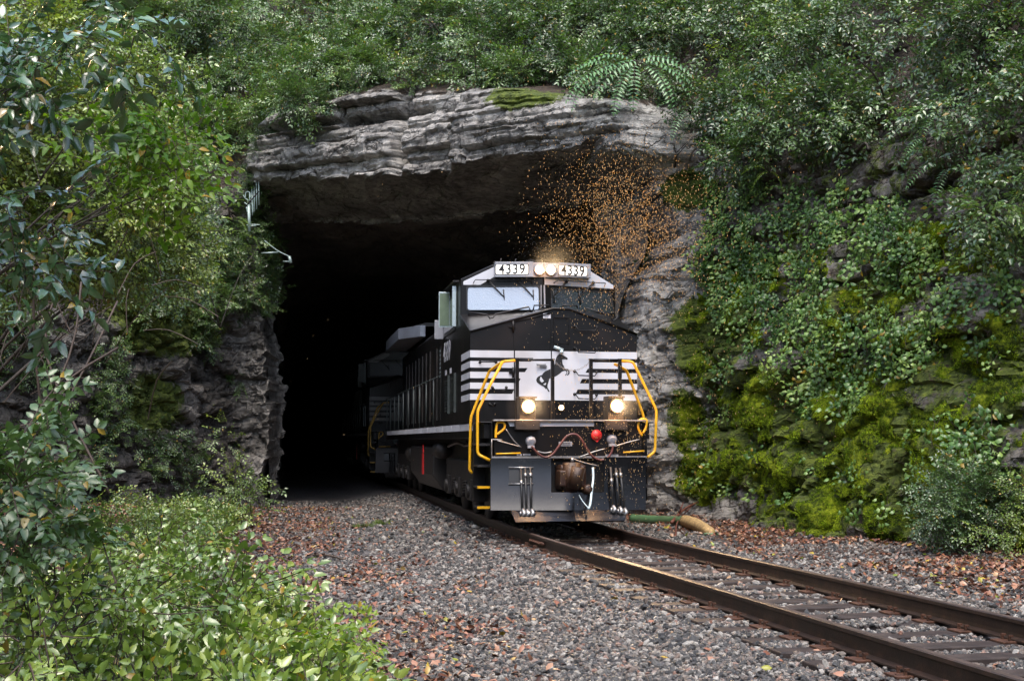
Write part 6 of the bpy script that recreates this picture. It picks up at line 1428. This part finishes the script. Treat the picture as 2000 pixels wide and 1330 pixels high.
# ================================================================ ANTENNA AND CABLE ON THE LEFT PILLAR
M_ALU = mat_plain("weathered_aluminium", (0.42, 0.52, 0.47), 0.4, 0.3, 0.2, 9, 0.1)
za = lambda x, y: (430 + x / 7.388, 340 + y / 7.388); YA = surf_y(492, 450, 20) - 0.25
def AP(x, y, dy=0.0): return at_depth(*za(x, y), YA + dy)
an = empty("antenna", tuple(AP(420, 820)), 0, "small pale directional antenna with upright rods on the tunnel's left pillar", "antenna"); o0 = AP(420, 820)
m = MB(); m.tube([AP(422, 830) - o0, AP(415, 450) - o0], 0.045, 8); m.build("mast", M_ALU, an)
m = MB(); m.tube([AP(345, 500) - o0, AP(560, 250) - o0], 0.025, 6); m.build("boom", M_DARK, an)
for x, y0, y1 in ((555, 95, 450), (522, 125, 510), (489, 175, 555), (459, 220, 600), (425, 270, 440)):
    m = MB(); m.tube([AP(x, y0) - o0, AP(x + 6, y1) - o0], 0.018, 6); m.build("rod", M_ALU, an)
for pts in ([(365, 350), (368, 280), (400, 255), (432, 285), (430, 360)], [(335, 305), (360, 350), (410, 385)], [(350, 410), (380, 435), (410, 445)], [(360, 480), (385, 490), (390, 550)], [(445, 430), (470, 440), (468, 600)]):
    m = MB(); m.tube(smooth_pts([AP(x, y) - o0 for x, y in pts], 3), 0.016, 6); m.build("loop_element", M_ALU, an)
m = MB(); m.tube(smooth_pts([AP(380, 740) - o0, AP(440, 730) - o0, AP(575, 735) - o0], 4), 0.014, 5); m.tube([AP(400, 760) - o0, AP(520, 745) - o0], 0.012, 5); m.build("bracket", M_ALU, an)
m = MB(); m.tube([AP(600, 1142, 0), AP(835, 1130, 0)], 0.022, 6); o = m.build("bracket_arm", M_ALU); tag(o, "thin pale metal arm sticking out of the left pillar under the antenna", "bracket")
m = MB(); m.tube(smooth_pts([AP(640, 960), AP(750, 1050), AP(870, 1130), AP(1000, 1190)], 4), 0.015, 5); m.tube([AP(1000, 1188), AP(1020, 1285)], 0.045, 6); m.tube([AP(1010, 1265), AP(905, 1260)], 0.015, 5); o = m.build("hanging_cable", M_ALU); tag(o, "thin cable with a small pale box hanging into the tunnel mouth", "cable")
# ================================================================ WATER DROPS falling from the brow, lit by the lamps and tinted with lamplight
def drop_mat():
    t = NT("water_drop"); t.base((0.8, 0.62, 0.36)); t.set(Roughness=0.1); t.b.inputs["Transmission Weight"].default_value = 0.0  # the lamps' orange light is put into the water's base colour
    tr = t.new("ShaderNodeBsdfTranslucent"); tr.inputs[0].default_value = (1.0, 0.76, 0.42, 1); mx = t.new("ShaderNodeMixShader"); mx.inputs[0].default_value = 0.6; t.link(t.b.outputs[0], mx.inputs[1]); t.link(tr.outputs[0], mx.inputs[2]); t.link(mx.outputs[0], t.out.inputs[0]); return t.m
md = []
for k in range(3):
    m = MB(); h = (1.6, 2.2, 1.2)[k]; n = 6; m.tube([(0, 0, -h), (0, 0, -h * .4), (0, 0, h * .5), (0.05 * k, 0, h)], [0.25, 1.0, 0.7, 0.1], n); me = bpy.data.meshes.new("drop"); me.from_pydata(m.v, [], m.f); me.polygons.foreach_set("use_smooth", [True] * len(m.f)); me.materials.append(drop_mat() if k == 0 else md[0].materials[0]); md.append(me)
C_DROP = source_collection("drops", md)
n = 24000; Yd = RNG.uniform(12.5, 19.8, n); pxd = RNG.normal(1225, 80, n); pyd = RNG.uniform(240, 1030, n)
w = np.exp(-((pyd - 450) / 120) ** 2) + 0.22 * np.exp(-((pyd - 820) / 140) ** 2) * (np.abs(pxd - 1260) < 190); lim = 110 + 120 * np.clip((pyd - 240) / 400, 0, 1); k = (RNG.random(n) < w) & (np.abs(pxd - 1230) < lim * 1.5)
extra = 900; Yd = np.concatenate([Yd[k], RNG.uniform(12, 19.8, extra)]); pxd = np.concatenate([pxd[k], RNG.uniform(560, 1000, 30), RNG.uniform(1020, 1650, extra - 30)]); pyd = np.concatenate([pyd[k], RNG.uniform(150, 900, extra)]); n = len(Yd); print("drops", n)
DP = np.array([tuple(at_depth(a, b, y)) for a, b, y in zip(pxd, pyd, Yd)])
o = scatter("water_drops", C_DROP, DP, np.stack([RNG.normal(size=n) * .05, RNG.normal(size=n) * .05, 0 * DP[:, 0]], 1), np.stack([np.full(n, 1.0), np.full(n, 1.0), np.full(n, 2.0)], 1) * (RNG.uniform(0.0011, 0.0028, n))[:, None]); tag(o, "falling water drops tinted lamplight orange in the beams right of the locomotive", "water drops", kind='stuff')

# ================================================================ small puffs of rain mist shaped round the lamps to give their halos
mv = bpy.data.materials.new("halo_mist"); mv.use_nodes = True; nt = mv.node_tree; nt.nodes.remove(nt.nodes["Principled BSDF"])
pv = nt.nodes.new("ShaderNodeVolumePrincipled"); pv.inputs["Density"].default_value = 0.004; pv.inputs["Color"].default_value = (0.95, 0.95, 0.95, 1); pv.inputs["Anisotropy"].default_value = 0.3; nt.links.new(pv.outputs[0], nt.nodes["Material Output"].inputs["Volume"])
NS = 20
def puff(name, spots, mat, label):
    m = MB()
    for cx_, cy_, cz_, rr_ in spots:
        rg_ = [[(cx_ + rr_ * math.sin(PI * j / 12) * math.cos(2 * PI * i / NS), cy_ + rr_ * math.sin(PI * j / 12) * math.sin(2 * PI * i / NS), cz_ + rr_ * math.cos(PI * j / 12)) for i in range(NS)] for j in range(13)]
        m.add([p for q in rg_ for p in q], [(j * NS + i, (j + 1) * NS + i, (j + 1) * NS + (i + 1) % NS, j * NS + (i + 1) % NS) for j in range(12) for i in range(NS)])
    o = m.build(name, mat); o.location = P0; o.rotation_euler = (0, 0, ANG); tag(o, label, "mist", kind='stuff')
puff("halo_mist", [(0.03, 1.9, 4.5, 0.7)], mv, "thin rain mist shaped as a halo round the two headlights over the windshield")
mv2 = mv.copy(); [n_ for n_ in mv2.node_tree.nodes if n_.type == 'PRINCIPLED_VOLUME'][0].inputs["Density"].default_value = 0.03
puff("halo_mist", [(-0.675, -0.2, 1.96, 0.4), (0.794, -0.2, 1.96, 0.4)], mv2, "thin rain mist shaped as halos round the two low lamps on the front deck")
